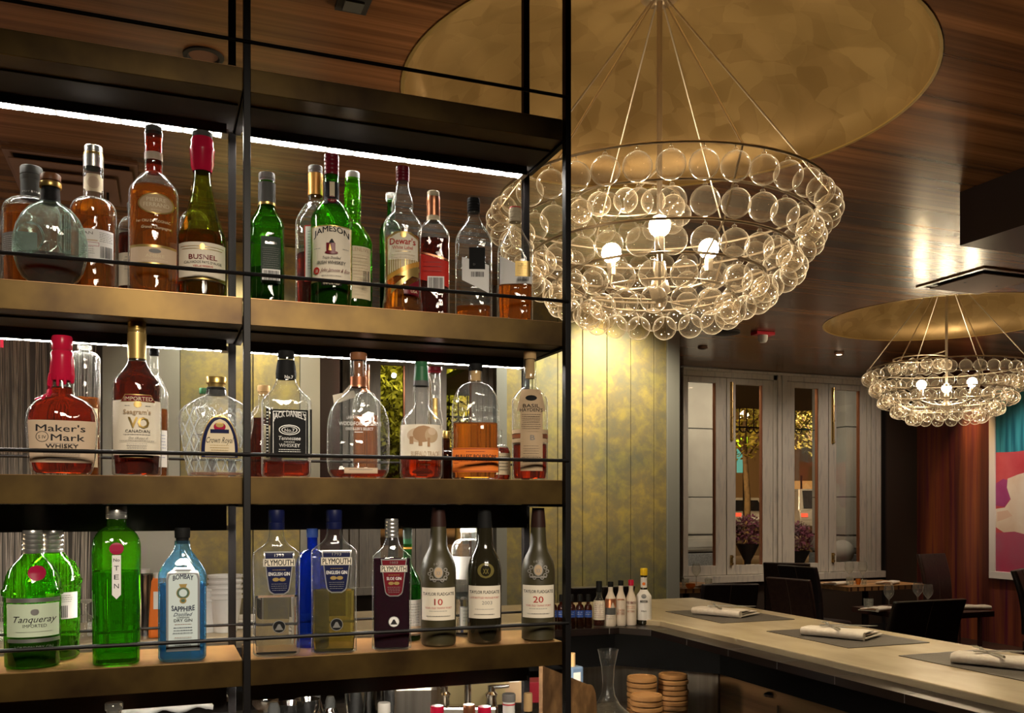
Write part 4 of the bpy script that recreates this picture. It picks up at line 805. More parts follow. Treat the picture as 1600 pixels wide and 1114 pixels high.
L.text('BOMBAY', 1, 908, 8, 30, 'navy', .03, arch=3).oval(1, 927, 10, 9.5, 'goldink').oval(1, 927, 9, 8.5, 'blue').oval(1, 927, 6, 6, 'paleblue_label').patch(-5, 7, 913, 918, 'goldink', hw=lambda t: .7+.3*t).oval(1, 939, 5, 4.5, 'goldink').oval(1, 939, 3, 2.6, 'blue').text('SAPPHIRE', 1, 954, 8, 34, 'navy', .03, arch=-2)
L.text('Distilled', 1, 963, 5.5, 26, 'navy', 0, shear=.4).text('LONDON', 1, 966.5, 2.4, 18, 'ink').text('DRY GIN', 1, 972, 4.5, 27, 'ink', .02).lines(1, 976, 26, 1, 2, 'copper').lines(1, 981, 30, 3, 4, 'navy', .8).lines(1, 996, 26, 1, 2, 'copper').lines(1, 1001, 24, 3, 3.5, 'ink', .8); L.end()
def plymouth(px, w, top, capb, neck, sh, tier_lab, label, liquid, fill, red, y0, cap, capsty='knurl', bot=1024):
    B = Bottle('gin_bottle', label, px, w, top, capb, neck, sh, w*.31, 3, liquid=liquid, fill=fill, n=5, a=.58, cap=cap, cw=w*.35, capsty=capsty,
               prof=[(1024, w*.95, 1), (1018, w, 1), (990, w*.99, 1), (940, w*.98, 1), (sh+10, w*1.0, 1), (sh+1, w, 1), (sh-3, w*.97, 1), (sh-5, w*.88, 1), (sh-8, w*.80, 1), (sh-11, w*.66, .9), (sh-15, w*.52, .6), (sh-20, w*.41, .2), (sh-27, w*.34, 0), (capb+1, w*.31, 0), (capb-4, w*.30, 0)])
    s_ = w/71; L = B.label(); o = 4*s_
    hwf = lambda t: (.62+.38*(t/.92)**.8) if t > .06 else .35+.27*t/.06
    L.patch(o-23*s_, o+23*s_, y0, y0+68*s_, 'silver', hw=hwf).patch(o-21*s_, o+21*s_, y0+2*s_, y0+66*s_, 'maroon' if red else 'navy', hw=hwf)
    L.patch(o-24.5*s_, o+24.5*s_, y0+11*s_, y0+24*s_, 'silver').patch(o-23.5*s_, o+23.5*s_, y0+12*s_, y0+23*s_, 'paper').text('PLYMOUTH', o, y0+22*s_, 9*s_, 44*s_, 'ink', .03).text('1793' if not red else '1883', o, y0+8.5*s_, 4.5*s_, 14*s_, 'silver').lines(o, y0+29*s_, 22*s_, 1, 2, 'goldink')
    L.text('ENGLISH GIN' if not red else 'SLOE GIN', o, y0+38*s_, 5.5*s_, (32 if not red else 26)*s_, 'white', .035).oval(o-5*s_, y0+44*s_, 5*s_, 3*s_, 'goldink').oval(o+5*s_, y0+44*s_, 5*s_, 3*s_, 'goldink').lines(o, y0+51*s_, 24*s_, 4, 3.2*s_, 'silver', .7); L.end()
    L = B.label('seal'); yy = y0+(118 if not red else 114)*s_
    L.oval(o, yy, 10*s_, 10*s_, 'silver').oval(o, yy, 9*s_, 9*s_, 'label_black' if not red else 'white').patch(o-5*s_, o+5*s_, yy-4*s_, yy+3*s_, 'silver' if not red else 'ink', hw=lambda t: 1-.7*t).patch(o-6*s_, o+6*s_, yy+3*s_, yy+5*s_, 'silver' if not red else 'ink'); L.end()
    return B
plymouth(432, 71, 797, 828, 838, 866, 0, 'clear flat gin bottle with a navy cap and blue shield label, beside the middle post', 'pale', 932, False, 862, 'navy')
plymouth(522, 70, 797, 827, 836, 862, 0, 'flat gin bottle of yellowish gin with a navy cap and blue shield label', 'yellow', 922, False, 860, 'navy')
plymouth(612, 61, 811, 840, 848, 872, 0, 'flat bottle of dark purple sloe gin with a silver cap and red shield label', 'sloe', 873, True, 874, 'silver', 'rings')
B = Bottle('gin_bottle', 'deep blue arched bottle standing behind between the two navy-capped gins', 488, 52, 826, 840, 860, 892, 16, 3, glass='dblue', liquid='bluel_d', fill=900, cap='blue_label', cw=18, n=3, a=.7, Yf=2.03) if False else \
    Bottle('gin_bottle', 'deep blue arched bottle standing behind between the two navy-capped gins', 488, 52, 826, 840, 858, 892, 16, 3, glass='dblue', cap='blue_label', cw=18, n=3, a=.7, Yf=2.03)
B = Bottle('vermouth_bottle', 'green wine-style bottle with a white label, behind the purple sloe gin', 637, 43, 825, 842, 876, 915, 13, 3, glass='dgreen', liquid='gdark', fill=940, cap='darkgreen_label', cw=14, Yf=2.05, curve='smooth'); B.sleeve(842, 850, 'green_cap'); B.sleeve(855, 858, 'orange_foil', 'foil_edge')
L = B.label(); L.patch(-20, 21, 938, 994, 'white').lines(8, 945, 22, 9, 4, 'grey', .6).patch(4, 20, 978, 990, 'beige'); L.end()
def port(px, w, label, txt, gl, y0, top, capm, sub):
    B = Bottle('port_bottle', label, px, w, top, top+5, 0, 0, 20, 3, glass=gl, cap=capm, cw=19,
               prof=[(1006, w*.96, 1), (1000, w, 1), (910, w, 1), (896, w, 1), (888, w*.985, 1), (882, w*.95, 1), (875, w*.88, 1), (868, w*.76, 1), (862, w*.63, 1), (855, w*.53, 0), (846, w*.485, 0), (832, w*.46, 0), (815, w*.42, 0), (800, w*.37, 0), (797, w*.36, 0)])
    B.sleeve(top+3, top+30, 'label_black' if gl == 'portg' else 'brown_port', 'foil')
    L = B.label(); L.patch(-w*.47, w*.47, y0, y0+51, 'paper').text('TAYLOR FLADGATE', 0, y0+12, 4.8, w*.88, 'ink', .02)
    if txt == '2003': L.text('LATE BOTTLED VINTAGE PORT', 0, y0+20, 3, w*.86, 'redink', .01).text(txt, 4, y0+29, 5.5, 16, 'grey', .01)
    else: L.text(txt, 0, y0+27, 10, 13 if txt == '10' else 16, 'redink', .02).text('YEAR OLD TAWNY PORT', 0, y0+33, 3, w*.76, 'redink', 0)
    L.lines(0, y0+36.5, w*.6, 1, 2, 'grey').lines(0, y0+44, w*.7, 1, 2, 'grey'); L.end()
    s_ = 'etch'
    L = B.label('crest'); cy_ = y0-24
    if gl == 'port':
        L.oval(0, cy_, 7.5, 9.5, s_).oval(0, cy_, 6, 8, 'kraft').text('XX', 0, cy_+4, 6, 7, s_, .03).text('1692', 0, cy_-11, 3.5, 14, s_, .02, arch=1)
        for sx in (-1, 1):
            for (a_, c_, r_) in ((11, -4, 3.2), (14, 2, 3), (11, 8, 3.2), (6, 12, 3)): L.oval(sx*a_, cy_+c_, r_, r_, s_).oval(sx*a_, cy_+c_, r_*.55, r_*.55, 'port')
        L.patch(-13, 13, cy_+10, cy_+12, s_)
    else: L.oval(2, cy_, 13, 12, 'olive_dim').oval(2, cy_, 8, 9, 'portg').text('XX', 2, cy_+5, 8, 9, 'olive_dim', .03)
    L.end(); return B
flat('brown_port', (.03, .012, .009), .5); flat('etch', (.30, .28, .25), .5); flat('olive_dim', (.16, .13, .04), .2)
port(685, 55, 'matte olive port bottle with a red 10 on its cream label', '10', 'port', 919, 793, 'brown_port', '')
port(757, 53, 'glossy dark port bottle with the year 2003 on its cream label', '2003', 'portg', 916, 795, 'label_black', '')
port(841, 52, 'matte olive port bottle with a red 20 on its cream label, by the right post', '20', 'port', 915, 794, 'label_black', '')
B = Bottle('vodka_bottle', 'clear square-shouldered bottle with blank white labels, between the first two ports', 732, 54, 824, 832, 842, 862, 24, 3, liquid='pale', fill=935, cap='clear_thick', cw=26, Yf=2.06)
L = B.label(); L.patch(-25, 20, 870, 906, 'white'); L.end(); L = B.label('lower_label'); L.patch(-14, 14, 948, 980, 'slate').patch(-12.5, 12.5, 949.5, 978.5, 'white').lines(0, 955, 18, 4, 5, 'grey', .6); L.end()

# ---- lowest shelf: only the tops show at the bottom edge
def low(px, w, top, capb, neck, label, cap, glass='clear', liquid='amber', cw=None, **k):
    return Bottle('syrup_bottle' if k.pop('syr', 0) else 'spirit_bottle', label, px, w, top, capb, neck, neck+28, w*.36, 4, glass=glass, liquid=liquid, fill=neck+20, cap=cap, cw=cw, Yf=1.96, **k)
low(178, 44, 1098, 1116, 1124, 'bottle with a faceted glass stopper at the bottom edge, far left', 'clear_thick', cw=26, capsty='cork')
low(600, 40, 1098, 1114, 1124, 'bottle with a lit white cap at the bottom edge, under the sloe gin', 'white_plastic', cw=20)
low(683, 44, 1103, 1124, 1134, 'bottle with a dark red cap at the bottom edge, left of the pink one', 'wax', cw=21, capsty='knurl')
low(733, 44, 1101, 1124, 1134, 'bottle with a pink cap at the bottom edge, between two dark red caps', 'copper', cw=19, capsty='knurl')
low(757, 44, 1104, 1126, 1136, 'bottle with a dark red cap at the bottom edge, right of the pink one', 'wax', cw=21, capsty='knurl')
B = low(795, 46, 1084, 1096, 1124, 'white bottle with a grey cap and thin red line at the bottom edge', 'grey', glass='clear', liquid='pale', cw=21); B.sleeve(1096, 1124, 'white_plastic', 'neck_label', grow=1.1); B.sleeve(1099, 1101, 'red_plastic', 'neck_band', .0016, 1.1)
B = low(825, 34, 1083, 1111, 1118, 'open wine bottle with a printed cork at the bottom edge', 'cork', glass='portg', liquid=None, cw=14); L = B.label('cork_print'); L.end()

# ================================================================== CHANDELIERS
M['nickel'] = pbr('warm_nickel', (.54, .46, .36), .35, .9)
M['bulb'] = emis('bulb_glow', (1, .80, .52), 200)
M['bulb_glass'] = M['bulb']
def globe_mesh():
    b = MB(); r = .050; pr = [(0.0, -r)]
    for i in range(1, 17): t = -PI/2+PI*i/17; pr.append((r*math.cos(t), r*math.sin(t)))
    pr += [(.0105, .0492), (.0075, .053), (.0085, .057), (.006, .0605), (0, .0615)]
    b.lathe(pr, M['globe'], 28, cap=False); o = b.build('globe_proto', sharp=False); me = o.data; bpy.data.objects.remove(o); return me
GLOBE = globe_mesh()
TIERS = [(.637, 1.185, 37), (.578, 1.085, 33), (.510, .975, 29), (.405, .888, 23), (.282, .826, 16)]     # radius, height over the eye, globes
def chandelier(cx, cy_, label, ph=0.0, ph2=0.0):
    root = empty('chandelier', (cx, cy_, EZ), 0, label, 'chandelier', 'bubble glass chandeliers under the gold domes')
    nk = M['nickel']; zc = H-EZ+.40
    b = MB(); b.lathe([(.075, .03), (.075, 0), (.06, -.012), (0, -.014)], nk, 28, (0, 0, zc)); b.build('canopy', root)
    b = MB(); b.tube([(0, 0, zc), (0, 0, .80)], .011, nk, 10); b.build('stem', root)
    b = MB(); b.lathe([(0, .80), (.03, .81), (.042, .85), (.03, .89), (.018, .90), (.026, .93), (.022, .96), (0, .965)], nk, 24); b.lathe([(0, .775), (.02, .78), (.014, .80), (.02, .81)], nk, 16); b.build('hub', root)
    spots_ = []
    for ti, (r, h, n) in enumerate(TIERS):
        b = MB(); b.tube([(r*math.cos(2*PI*j/72), r*math.sin(2*PI*j/72), h) for j in range(72)], .0055, nk, 8, closed=True)
        for j in range(n):
            a = 2*PI*(j+.37*ti)/n+ph; x, y = r*math.cos(a), r*math.sin(a); b.tube([(x, y, h), (x, y, h-.014)], .0012, M['dull'], 5); spots_.append((x, y, h-.074))
        b.build('ring', root)
    # raised inner loop at the back left
    fx, fy = ST, CT; rx, ry = CT, -ST; ox, oy = -.085*rx+.33*fx, -.085*ry+.33*fy; hh = 1.315; rr = .22; pts = []
    for j in range(40):
        a = 2*PI*j/40; pts.append((ox+rr*math.cos(a), oy+rr*math.sin(a), hh))
    b = MB(); b.tube(pts, .0055, nk, 8, closed=True)
    for j in range(12):
        a = 2*PI*j/12; x, y = ox+rr*math.cos(a), oy+rr*math.sin(a); b.tube([(x, y, hh), (x, y, hh-.012)], .0012, M['dull'], 5); spots_.append((x, y, hh-.074))
    b.tube([(ox, oy, hh), (0, 0, hh+.02)], .005, nk, 6); b.build('ring', root)
    # suspension rods and lower stays
    az0 = math.atan2(cy_, cx)
    for k in range(6):
        a = az0+math.radians((205, 147, 95, 28, -28, 265)[k]); r = TIERS[0][0]; p = Vector((r*math.cos(a), r*math.sin(a), TIERS[0][1]))
        b = MB(); b.tube([(.03*math.cos(a), .03*math.sin(a), zc-.01), p], .0042, nk, 8); b.build('suspension_rod', root)
        r2, h2 = TIERS[4][0], TIERS[4][1]
        if k % 2: continue
        b = MB(); b.tube([p, (TIERS[2][0]*math.cos(a), TIERS[2][0]*math.sin(a), TIERS[2][1]-.004), (r2*math.cos(a), r2*math.sin(a), h2), (0, 0, .81)], .0042, nk, 6); b.build('stay', root)
    # lamp arms with globe bulbs
    for k in range(3):
        a = az0+PI+k*2*PI/3+ph2; x, y = .225*math.cos(a), .225*math.sin(a)
        b = MB(); b.tube([(0, 0, .86), (x*.6, y*.6, .87), (x, y, .90), (x, y, .965)], .007, nk, 8); b.lathe([(.018, 0), (.018, .05), (.012, .055)], nk, 16, (x, y, .945)); arm = b.build('lamp_arm', root)
        b = MB(); b.lathe([(.012, -.035)]+[(.040*math.cos(t), .040*math.sin(t)) for t in [(-1.1+2.6*i/12) for i in range(13)]]+[(0, .040)], M['bulb'], 20, (x, y, 1.035), cap=False); b.build('bulb', arm, sharp=False)
    camv = Vector((-cx, -cy_)); order = sorted(spots_, key=lambda p: (Vector((p[0], p[1]))-camv).length)
    for i, p in enumerate(order[:100]):
        g = bpy.data.objects.new('globe', GLOBE); COL.objects.link(g); g.parent = root; g.location = p; g.rotation_euler = (random.uniform(-.03, .03), random.uniform(-.03, .03), random.uniform(0, 6))
    v = [x.co for x in GLOBE.vertices]; f = [tuple(q.vertices) for q in GLOBE.polygons]; b = MB()
    for p in order[100:]: b.add([(q.x+p[0], q.y+p[1], q.z+p[2]) for q in v], f, M['globe'], True)
    o = b.build('globe_cluster', root, sharp=False); o['kind'] = 'stuff'
    return root
chandelier(1.84, 3.187, 'large clear glass bubble chandelier, nearest, under the big gold dome')
chandelier(6.317, 6.07, 'farther clear glass bubble chandelier hanging in front of the purple wood wall', .05, PI/3)

# ================================================================== BAR COUNTER
CZ = 1.07
root = empty('bar_counter', (2.5, 2.5, 0), 0, 'L-shaped bar with a beige stone top and black tiled inner ledge', 'bar counter'); off = Vector((2.5, 2.5, 0))
def cpart(b, name, bevel=0): b.v = [tuple(Vector(p)-off) for p in b.v]; return b.build(name, root, bevel)
YN = -.8
b = MB(); b.prism([(2.15, YN), (2.87, YN), (2.87, 4.594), (-2.2, 4.594), (-2.2, 3.90), (2.02, 3.90), (2.15, 3.72)], CZ-.028, CZ, M['marble']); cpart(b, 'stone_top', .004)
b = MB(); b.prism([(2.045, YN), (2.15, YN), (2.15, 3.72), (2.02, 3.90), (-2.2, 3.90), (-2.2, 3.74), (1.95, 3.74), (2.045, 3.62)], 1.018, 1.046, M['tile'])
for y in [3.62-.3*i for i in range(13)]: b.box((2.0445, y-.0015, 1.020), (2.15, y+.0015, 1.0467), M['grey'])
for x in [1.9-.3*i for i in range(13)]: b.box((x-.0015, 3.7395, 1.020), (x+.0015, 3.90, 1.0467), M['grey'])
cpart(b, 'tiled_ledge')
b = MB(); b.prism([(2.15, YN), (2.15, 3.73), (2.06, 3.86), (-2.2, 3.86), (-2.2, 4.5), (2.78, 4.5), (2.78, YN)], 1.0, CZ-.029, M['dull']); cpart(b, 'sub_top')
b = MB(); b.prism([(2.36, YN), (2.36, 3.55), (2.02, 3.92), (-2.2, 3.92), (-2.2, 4.45), (2.70, 4.45), (2.70, YN)], .84, .999, M['label_black']); cpart(b, 'apron')
M['grain_metal'] = wood_mat('brushed_copper_panel', (.42, .25, .12), (.24, .13, .06), .36, sx=.6, sy=22, axis='Y', spec=.8)
b = MB(); b.prism([(2.50, YN), (2.50, 3.76), (2.51, 3.77), (2.70, 3.77), (2.70, YN)], 0, .84, M['grain_metal']); cpart(b, 'side_panel')
b = MB(); b.prism([(2.50, 3.775), (1.99, 4.29), (1.99, 4.45), (2.70, 4.45), (2.70, 3.775)], 0, .84, M['steel']); cpart(b, 'steel_panel')
b = MB(); b.prism([(1.985, 4.29), (-2.2, 4.29), (-2.2, 4.45), (1.985, 4.45)], 0, .84, M['dark_wall']); cpart(b, 'rear_panel')
b = MB(); b.box((2.06, YN, .985), (2.36, 1.9, 1.0), M['dull']); b.box((2.05, YN, .60), (2.36, 1.75, .984), M['leather']); cpart(b, 'dark_cabinet', .004)
b = MB(); b.tube([(2.49, 3.30, .74), (2.49, 3.30, 0)], .008, M['chrome'], 10); b.lathe([(.03, 0), (.03, .01), (.012, .02)], M['chrome'], 16, (2.485, 3.35, .77)); cpart(b, 'drain_pipe')

def knife(p, a, sx=1):
    root = empty('table_knife', p, a); b = MB()
    v = []; prof = [(-.115, .006), (-.11, .0085), (-.02, .0075), (-.005, .005), (.0, .008), (.08, .0095), (.11, .006), (.122, .001)]
    for x, hw_ in prof: v += [(x, -hw_, 0), (x, hw_*.8, 0), (x, hw_*.8, .0025 if x > 0 else .006), (x, -hw_, .0025 if x > 0 else .006)]
    f = [(0, 3, 2, 1)]+[(4*i+q, 4*i+(q+1) % 4, 4*i+4+(q+1) % 4, 4*i+4+q) for i in range(len(prof)-1) for q in range(4)]+[(4*(len(prof)-1)+q for q in range(4))]
    f[-1] = tuple(f[-1]); b.add(v, f, M['silver']); b.build('blade_and_handle', root, .0008); return root
def fork(p, a):
    root = empty('table_fork', p, a); b = MB(); c = M['silver']
    pts = [(-.10, 0, .004), (-.05, 0, .004), (0, 0, .004), (.04, 0, .005), (.055, 0, .008)]; b.tube(pts, [.0045, .004, .0028, .003, .006], c, 8)
    for k in range(4): y = -.0085+.0057*k; b.tube([(.052, y*.7, .008), (.065, y, .009), (.085, y, .007), (.105, y, .011)], [.0016, .0015, .0014, .0008], c, 6)
    b.build('tines_and_handle', root); return root
def napkin(p, a, s=1.0):
    root = empty('folded_napkin', p, a); b = MB()
    # a cloth folded in thirds: three soft layers, the last one turned back in a rounded edge
    def sheet(x0, x1, y0, y1, z, th, dy):
        nx, ny = 14, 8; v = []; f = []
        for lay in (0, 1):
            for i in range(nx+1):
                for j in range(ny+1):
                    x = x0+(x1-x0)*i/nx; y = y0+(y1-y0)*j/ny+dy*math.sin(i*.6); q = math.sin(i*.9+j*.5)*.0012; e = min(i, nx-i, 1)*min(j, ny-j, 1)
                    v.append((x*s, y*s, z+q+(th if lay else 0)-(0 if e else th*.25)*(1 if lay else -1)))
        K = (nx+1)*(ny+1)
        for i in range(nx):
            for j in range(ny): a_ = i*(ny+1)+j; f += [(a_, a_+1, a_+ny+2, a_+ny+1), (K+a_, K+a_+ny+1, K+a_+ny+2, K+a_+1)]
        edge = [i*(ny+1) for i in range(nx+1)]+[nx*(ny+1)+j for j in range(1, ny+1)]+[i*(ny+1)+ny for i in range(nx-1, -1, -1)]+[j for j in range(ny-1, 0, -1)]
        for q in range(len(edge)): a_, c = edge[q], edge[(q+1) % len(edge)]; f.append((a_, c, K+c, K+a_))
        b.add(v, f, M['linen'], True)
    sheet(-.115, .115, -.075, .085, .004, .008, .003); sheet(-.11, .108, -.072, .07, .015, .008, .004); sheet(-.112, .112, -.075, .005, .026, .008, .002)
    b.tube([(-.11*s, -.078*s, .018), (-.03*s, -.081*s, .0185), (.11*s, -.078*s, .017)], [.0165, .015, .0165], M['linen'], 10)
    b.build('cloth', root); h = MB(); h.tube([(-.1145*s, -.07*s, .022), (-.1145*s, 0, .0225), (-.1145*s, .07*s, .012)], .0035, M['linen_in'], 6); h.build('hem', root); return root
MATS = [(2.36, 2.757, 3.535, 4.03, 'far placemat'), (2.385, 2.775, 2.748, 3.243, 'middle placemat'), (2.43, 2.80, 1.99, 2.547, 'nearest placemat')]
names = ['farthest along the bar', 'in the middle of the bar', 'nearest, at the right edge']
for i, (x0, x1, y0, y1, _) in enumerate(MATS):
    o = box('placemat', (x0, y0, CZ+.0003), (x1, y1, CZ+.0028), M['mat_wov'], None, .0005); tag(o, 'dark woven placemat on the stone bar top, '+names[i], 'placemat', 'placemats along the bar')
    cx, cy_ = (x0+x1)/2-.0, (y0+y1)/2+.02
    n = napkin((cx, cy_, CZ+.0030), math.radians(-62), 1.15); tag(n, 'folded cream napkin under cutlery on the bar, '+names[i], 'napkin', 'napkins along the bar')
    k = knife((cx+.03, cy_-.005, CZ+.041), math.radians(160)+PI); tag(k, 'steel table knife lying on the napkin, '+names[i], 'knife', 'knives along the bar')
    f_ = fork((cx-.045, cy_+.005, CZ+.040), math.radians(68)); tag(f_, 'steel fork crossing the napkin, '+names[i], 'fork', 'forks along the bar')

# bitters bottles on the ledge corner
def bitters(px, w, top, capb, neck, sh, cap, label, body, lab, fill=None, **k):
    z = 1.046; Y = 3.775
    return Bottle('bitters_bottle', label, px, w, top, capb, neck, sh, w*.42, 0, glass=body, liquid='dark_amber' if body == 'clear' else None, fill=sh+18, cap=cap, cw=w*.5, Yf=Y, zbase=z, curve='smooth', **k)
B = bitters(936, 19, 908, 925, 930, 943, 'label_black', 'bitters bottle with a black cap and grey printed label, first of the tall row', 'clear', None)
L = B.label(); L.patch(-9, 9, 939, 969, 'paper').lines(0, 941, 15, 9, 3, 'plum', .6); L.end()
flat('wrap', (.72, .62, .50)); flat('wrap2', (.70, .60, .48))
B = bitters(954, 18, 909, 917, 922, 940, 'label_black', 'paper-wrapped bitters bottle with an orange and grey picture label', 'wrap', None)
L = B.label(); L.patch(-8.5, 8.5, 936, 950, 'copper').patch(-8, 8, 950, 961, 'dgrey').patch(0, 7, 942, 950, 'wrap', hw=lambda t: 1-.8*t).lines(0, 964, 12, 2, 3, 'grey', .6); L.end()
B = bitters(970, 17, 907, 915, 920, 940, 'label_black', 'plain cream paper-wrapped bitters bottle with a black cap', 'wrap2', None)
L = B.label(); L.patch(-7, 7, 936, 938, 'copper', hw=lambda t: 1-.5*t).text('LEMON', 0, 956, 4, 11, 'copper').text('BITTERS', 0, 961, 4, 12, 'copper'); L.end()
B = bitters(986, 17, 906, 915, 920, 940, 'wax', 'cream paper-wrapped bitters bottle with a dark red cap', 'wrap', None)
L = B.label(); L.text('FEE BROS', 0, 944, 4, 14, 'maroon').lines(0, 948, 13, 2, 2.4, 'copper').text('BITTERS', 0, 957, 3, 11, 'copper'); L.end()
B = bitters(1006, 23, 888, 899, 920, 933, 'yellow_cap', 'tallest bitters bottle with a yellow cap and oversized white wrap', 'portg', None)
B.sleeve(902, 918, 'white', 'neck_label'); B.sleeve(921, 968, 'white', 'wrapper', .0012, 1.01)
L = B.label('label'); L.lay = 8; L.oval(0, 932, 4, 3.5, 'slate').text('ANGOSTURA', 0, 942, 4, 12, 'ink', .03).text('bitters', 0, 956, 2.5, 8, 'ink').oval(0, 913, 2.5, 2.5, 'orange_label'); L.end()
bl = [(848, 'furthest left, by the tawny port'), (864, 'hidden mostly behind the port'), (877, 'just left of the black post'), (893, 'first right of the black post'), (906, 'second right of the black post'), (919, 'third right of the black post')]
for px, t_ in bl:
    B = Bottle('tincture_bottle', 'tiny amber dropper bottle with a blue label, '+t_, px, 13, 929, 940, 944, 951, 6, 0, glass='amberglass', liquid='dark_amber', fill=962, cap='label_black', cw=7, Yf=3.765, zbase=1.046, curve='round', group='blue label dropper bottles on the ledge')
    B.NS = 20; L = B.label(); L.patch(-6, 6, 954, 965, 'blue_label').lines(0, 957, 9, 2, 3, 'silver', .5); L.end()

# ================================================================== UNDER THE COUNTER
def shelf_top(name, x0, y0, x1, y1, z, m, label, cat):
    root = empty(name, ((x0+x1)/2, (y0+y1)/2, 0), 0, label, cat); w2, d2 = (x1-x0)/2, (y1-y0)/2
    box('top', (-w2, -d2, z-.04), (w2, d2, z), m, root, .003)
    box('cabinet', (-w2+.02, -d2+.02, 0), (w2-.02, d2-.02, z-.041), M['steel'], root); return root
shelf_top('steel_worktop', 1.36, 3.0, 2.02, 3.70, .72, M['steel'], 'low brushed steel bar sink unit below the counter corner', 'worktop')
shelf_top('steel_worktop', -.75, 2.75, 1.15, 3.55, .84, M['steel'], 'steel worktop holding shaker tins below the bottle shelves', 'worktop')
def coaster_stack(px, py, n, where):
    X, Y = onz(px, py, .72+.0215*n)[:2]
    for i in range(n):
        b = MB(); r = .062+random.uniform(-.0015, .0015); t = .0195
        b.lathe([(r*.93, 0), (r, .003), (r*1.0, t-.004), (r*.95, t), (r*.86, t-.001), (r*.84, t-.004), (0, t-.004)], M['tan_wood'], 36)
        o = b.build('wooden_dish'); o.location = (X+random.uniform(-.002, .002), Y+random.uniform(-.002, .002), .7203+.0215*i)
        tag(o, 'small round wooden dish, '+['topmost', 'second', 'third', 'fourth', 'fifth', 'sixth', 'seventh', 'eighth'][n-1-i]+(' in the ' if i == n-1 else ' from the top in the ')+where, 'wooden dish', 'stacked wooden dishes')
coaster_stack(1003, 1056, 8, 'left rear stack'); coaster_stack(1052, 1052, 8, 'right and tallest stack')
coaster_stack(1010, 1084, 7, 'left front stack')
# glass decanter
p = at(950, 790, 3.72); root = empty('wine_decanter', (p.x, p.y, .7202), 0, 'clear glass wine decanter with a flared neck standing left of the wooden dishes', 'decanter')
b = MB(); zt = zz(1015, 3.72)-.72; b.lathe([(0, .004), (.08, .0), (.098, .012), (.100, .025), (.085, .045), (.05, .075), (.028, .115), (.022, .16), (.027, zt-.07), (.038, zt-.015), (.042, zt)], M['clear'], 40, cap=False); b.build('glass_body', root)
p = at(896, 1020, 3.5)
root = empty('spirit_box', (p.x, p.y, .7202), .2, 'pale blue bottle with a wooden stopper behind the bronze side panel', 'bottle')
b = MB(); b.box((-.028, -.028, 0), (.028, .028, p.z-.05-.72), M['blue_pale']); b.build('bottle_body', root, .006); box('label', (-.02, -.0295, p.z-.13-.72), (.012, -.0282, p.z-.07-.72), M['white'], root); b = MB(); b.lathe([(.014, 0), (.014, .05), (0, .05)], M['cork'], 20, (-.008, 0, p.z-.05-.72)); b.build('stopper', root)
# rounded steel side panel beside the shelving
P0, P1 = at(845, 1040, 2.75), at(930, 1060, 3.3)
d = (P1-P0); d.z = 0; L_ = d.length; root = empty('side_guard', (P0.x, P0.y, 0), math.atan2(d.y, d.x), 'brushed bronze side guard with a rounded top corner beside the shelving', 'panel')
zt0 = zz(1040, 2.75); zt1 = zz(1062, 3.3); pts = [(0, .3), (L_, .3), (L_, zt1-.10)]+[(L_-.10+.10*math.cos(a), zt1-.10+.10*math.sin(a)) for a in [PI/2*i/8 for i in range(1, 9)]]+[(0, zt0)]
b = MB(); n = len(pts); b.add([(x, -.006, z) for x, z in pts]+[(x, .006, z) for x, z in pts], [tuple(range(n)), tuple(range(2*n-1, n-1, -1))]+[(i, n+i, n+(i+1) % n, (i+1) % n) for i in range(n)], M['grain_metal']); b.build('guard_plate', root)

WZ = .84
def onw(px, py): return onz(px, py, WZ)
# rubber mat and tins on the worktop
A_ = onw(402, 1112); C_ = onw(628, 1105)
root = empty('rubber_bar_mat', (.45, 3.12, WZ), 0, 'black ribbed rubber bar mat under the shaker tins', 'bar mat'); box('mat_base', (-.42, -.30, .0005), (.42, .22, .006), M['rubber'], root)
b = MB()
for i in range(42): b.box((-.415+.02*i, -.295, .006), (-.407+.02*i, .215, .010), M['rubber'])
b.build('ribs', root)
def tin(px, py, r, h, label, kind='tin', name='shaker_tin'):
    p = onz(px, py, WZ+.0105+h); root = empty(name, (p.x, p.y, WZ+.0105), 0, label, 'bar tool'); b = MB()
    if kind == 'tin': b.lathe([(0, 0), (r*.78, 0), (r, h), (r*.96, h), (r*.74, .004), (0, .004)], M['chrome'], 32); b.build('cup', root)
    elif kind == 'cone': b.lathe([(r, 0), (r, .004), (r*.45, h*.55)], M['chrome'], 32); b.build('skirt', root); b2 = MB(); b2.lathe([(r*.45, h*.55), (r*.44, h*.8), (r*.3, h), (0, h)], M['dgrey'], 24); b2.build('cap', root)
    elif kind == 'bowl': b.lathe([(0, 0), (r*.5, 0), (r*.95, h*.6), (r, h), (r*.93, h), (r*.45, .006), (0, .006)], M['chrome'], 32); b.build('cup', root)
    return root
tin(428, 1098, .045, .10, 'small steel jigger cone with a dark cap, nearest on the mat', 'cone', 'jigger')
tin(419, 1098, .052, .05, 'shallow steel bowl on the mat, left of the strainers', 'bowl', 'steel_bowl').location.y += .10
tin(452, 1098, .050, .06, 'steel bowl with a copper glow standing on the mat', 'bowl', 'steel_bowl')
tin(480, 1092, .045, .075, 'round steel strainer cup on the mat, second from left', 'bowl', 'steel_bowl')
tin(516, 1088, .040, .085, 'steel cone with a dark top on the mat', 'cone', 'jigger')
tin(500, 1082, .034, .085, 'small steel cone behind on the mat', 'cone', 'jigger').location.y += .08
tin(556, 1068, .042, .13, 'wide polished shaker tin at the middle of the mat', 'tin'); tin(582, 1066, .036, .13, 'darker shaker tin right of the widest one', 'tin').location.y += .08
tin(611, 1060, .042, .14, 'polished shaker tin at the right end of the mat', 'tin')
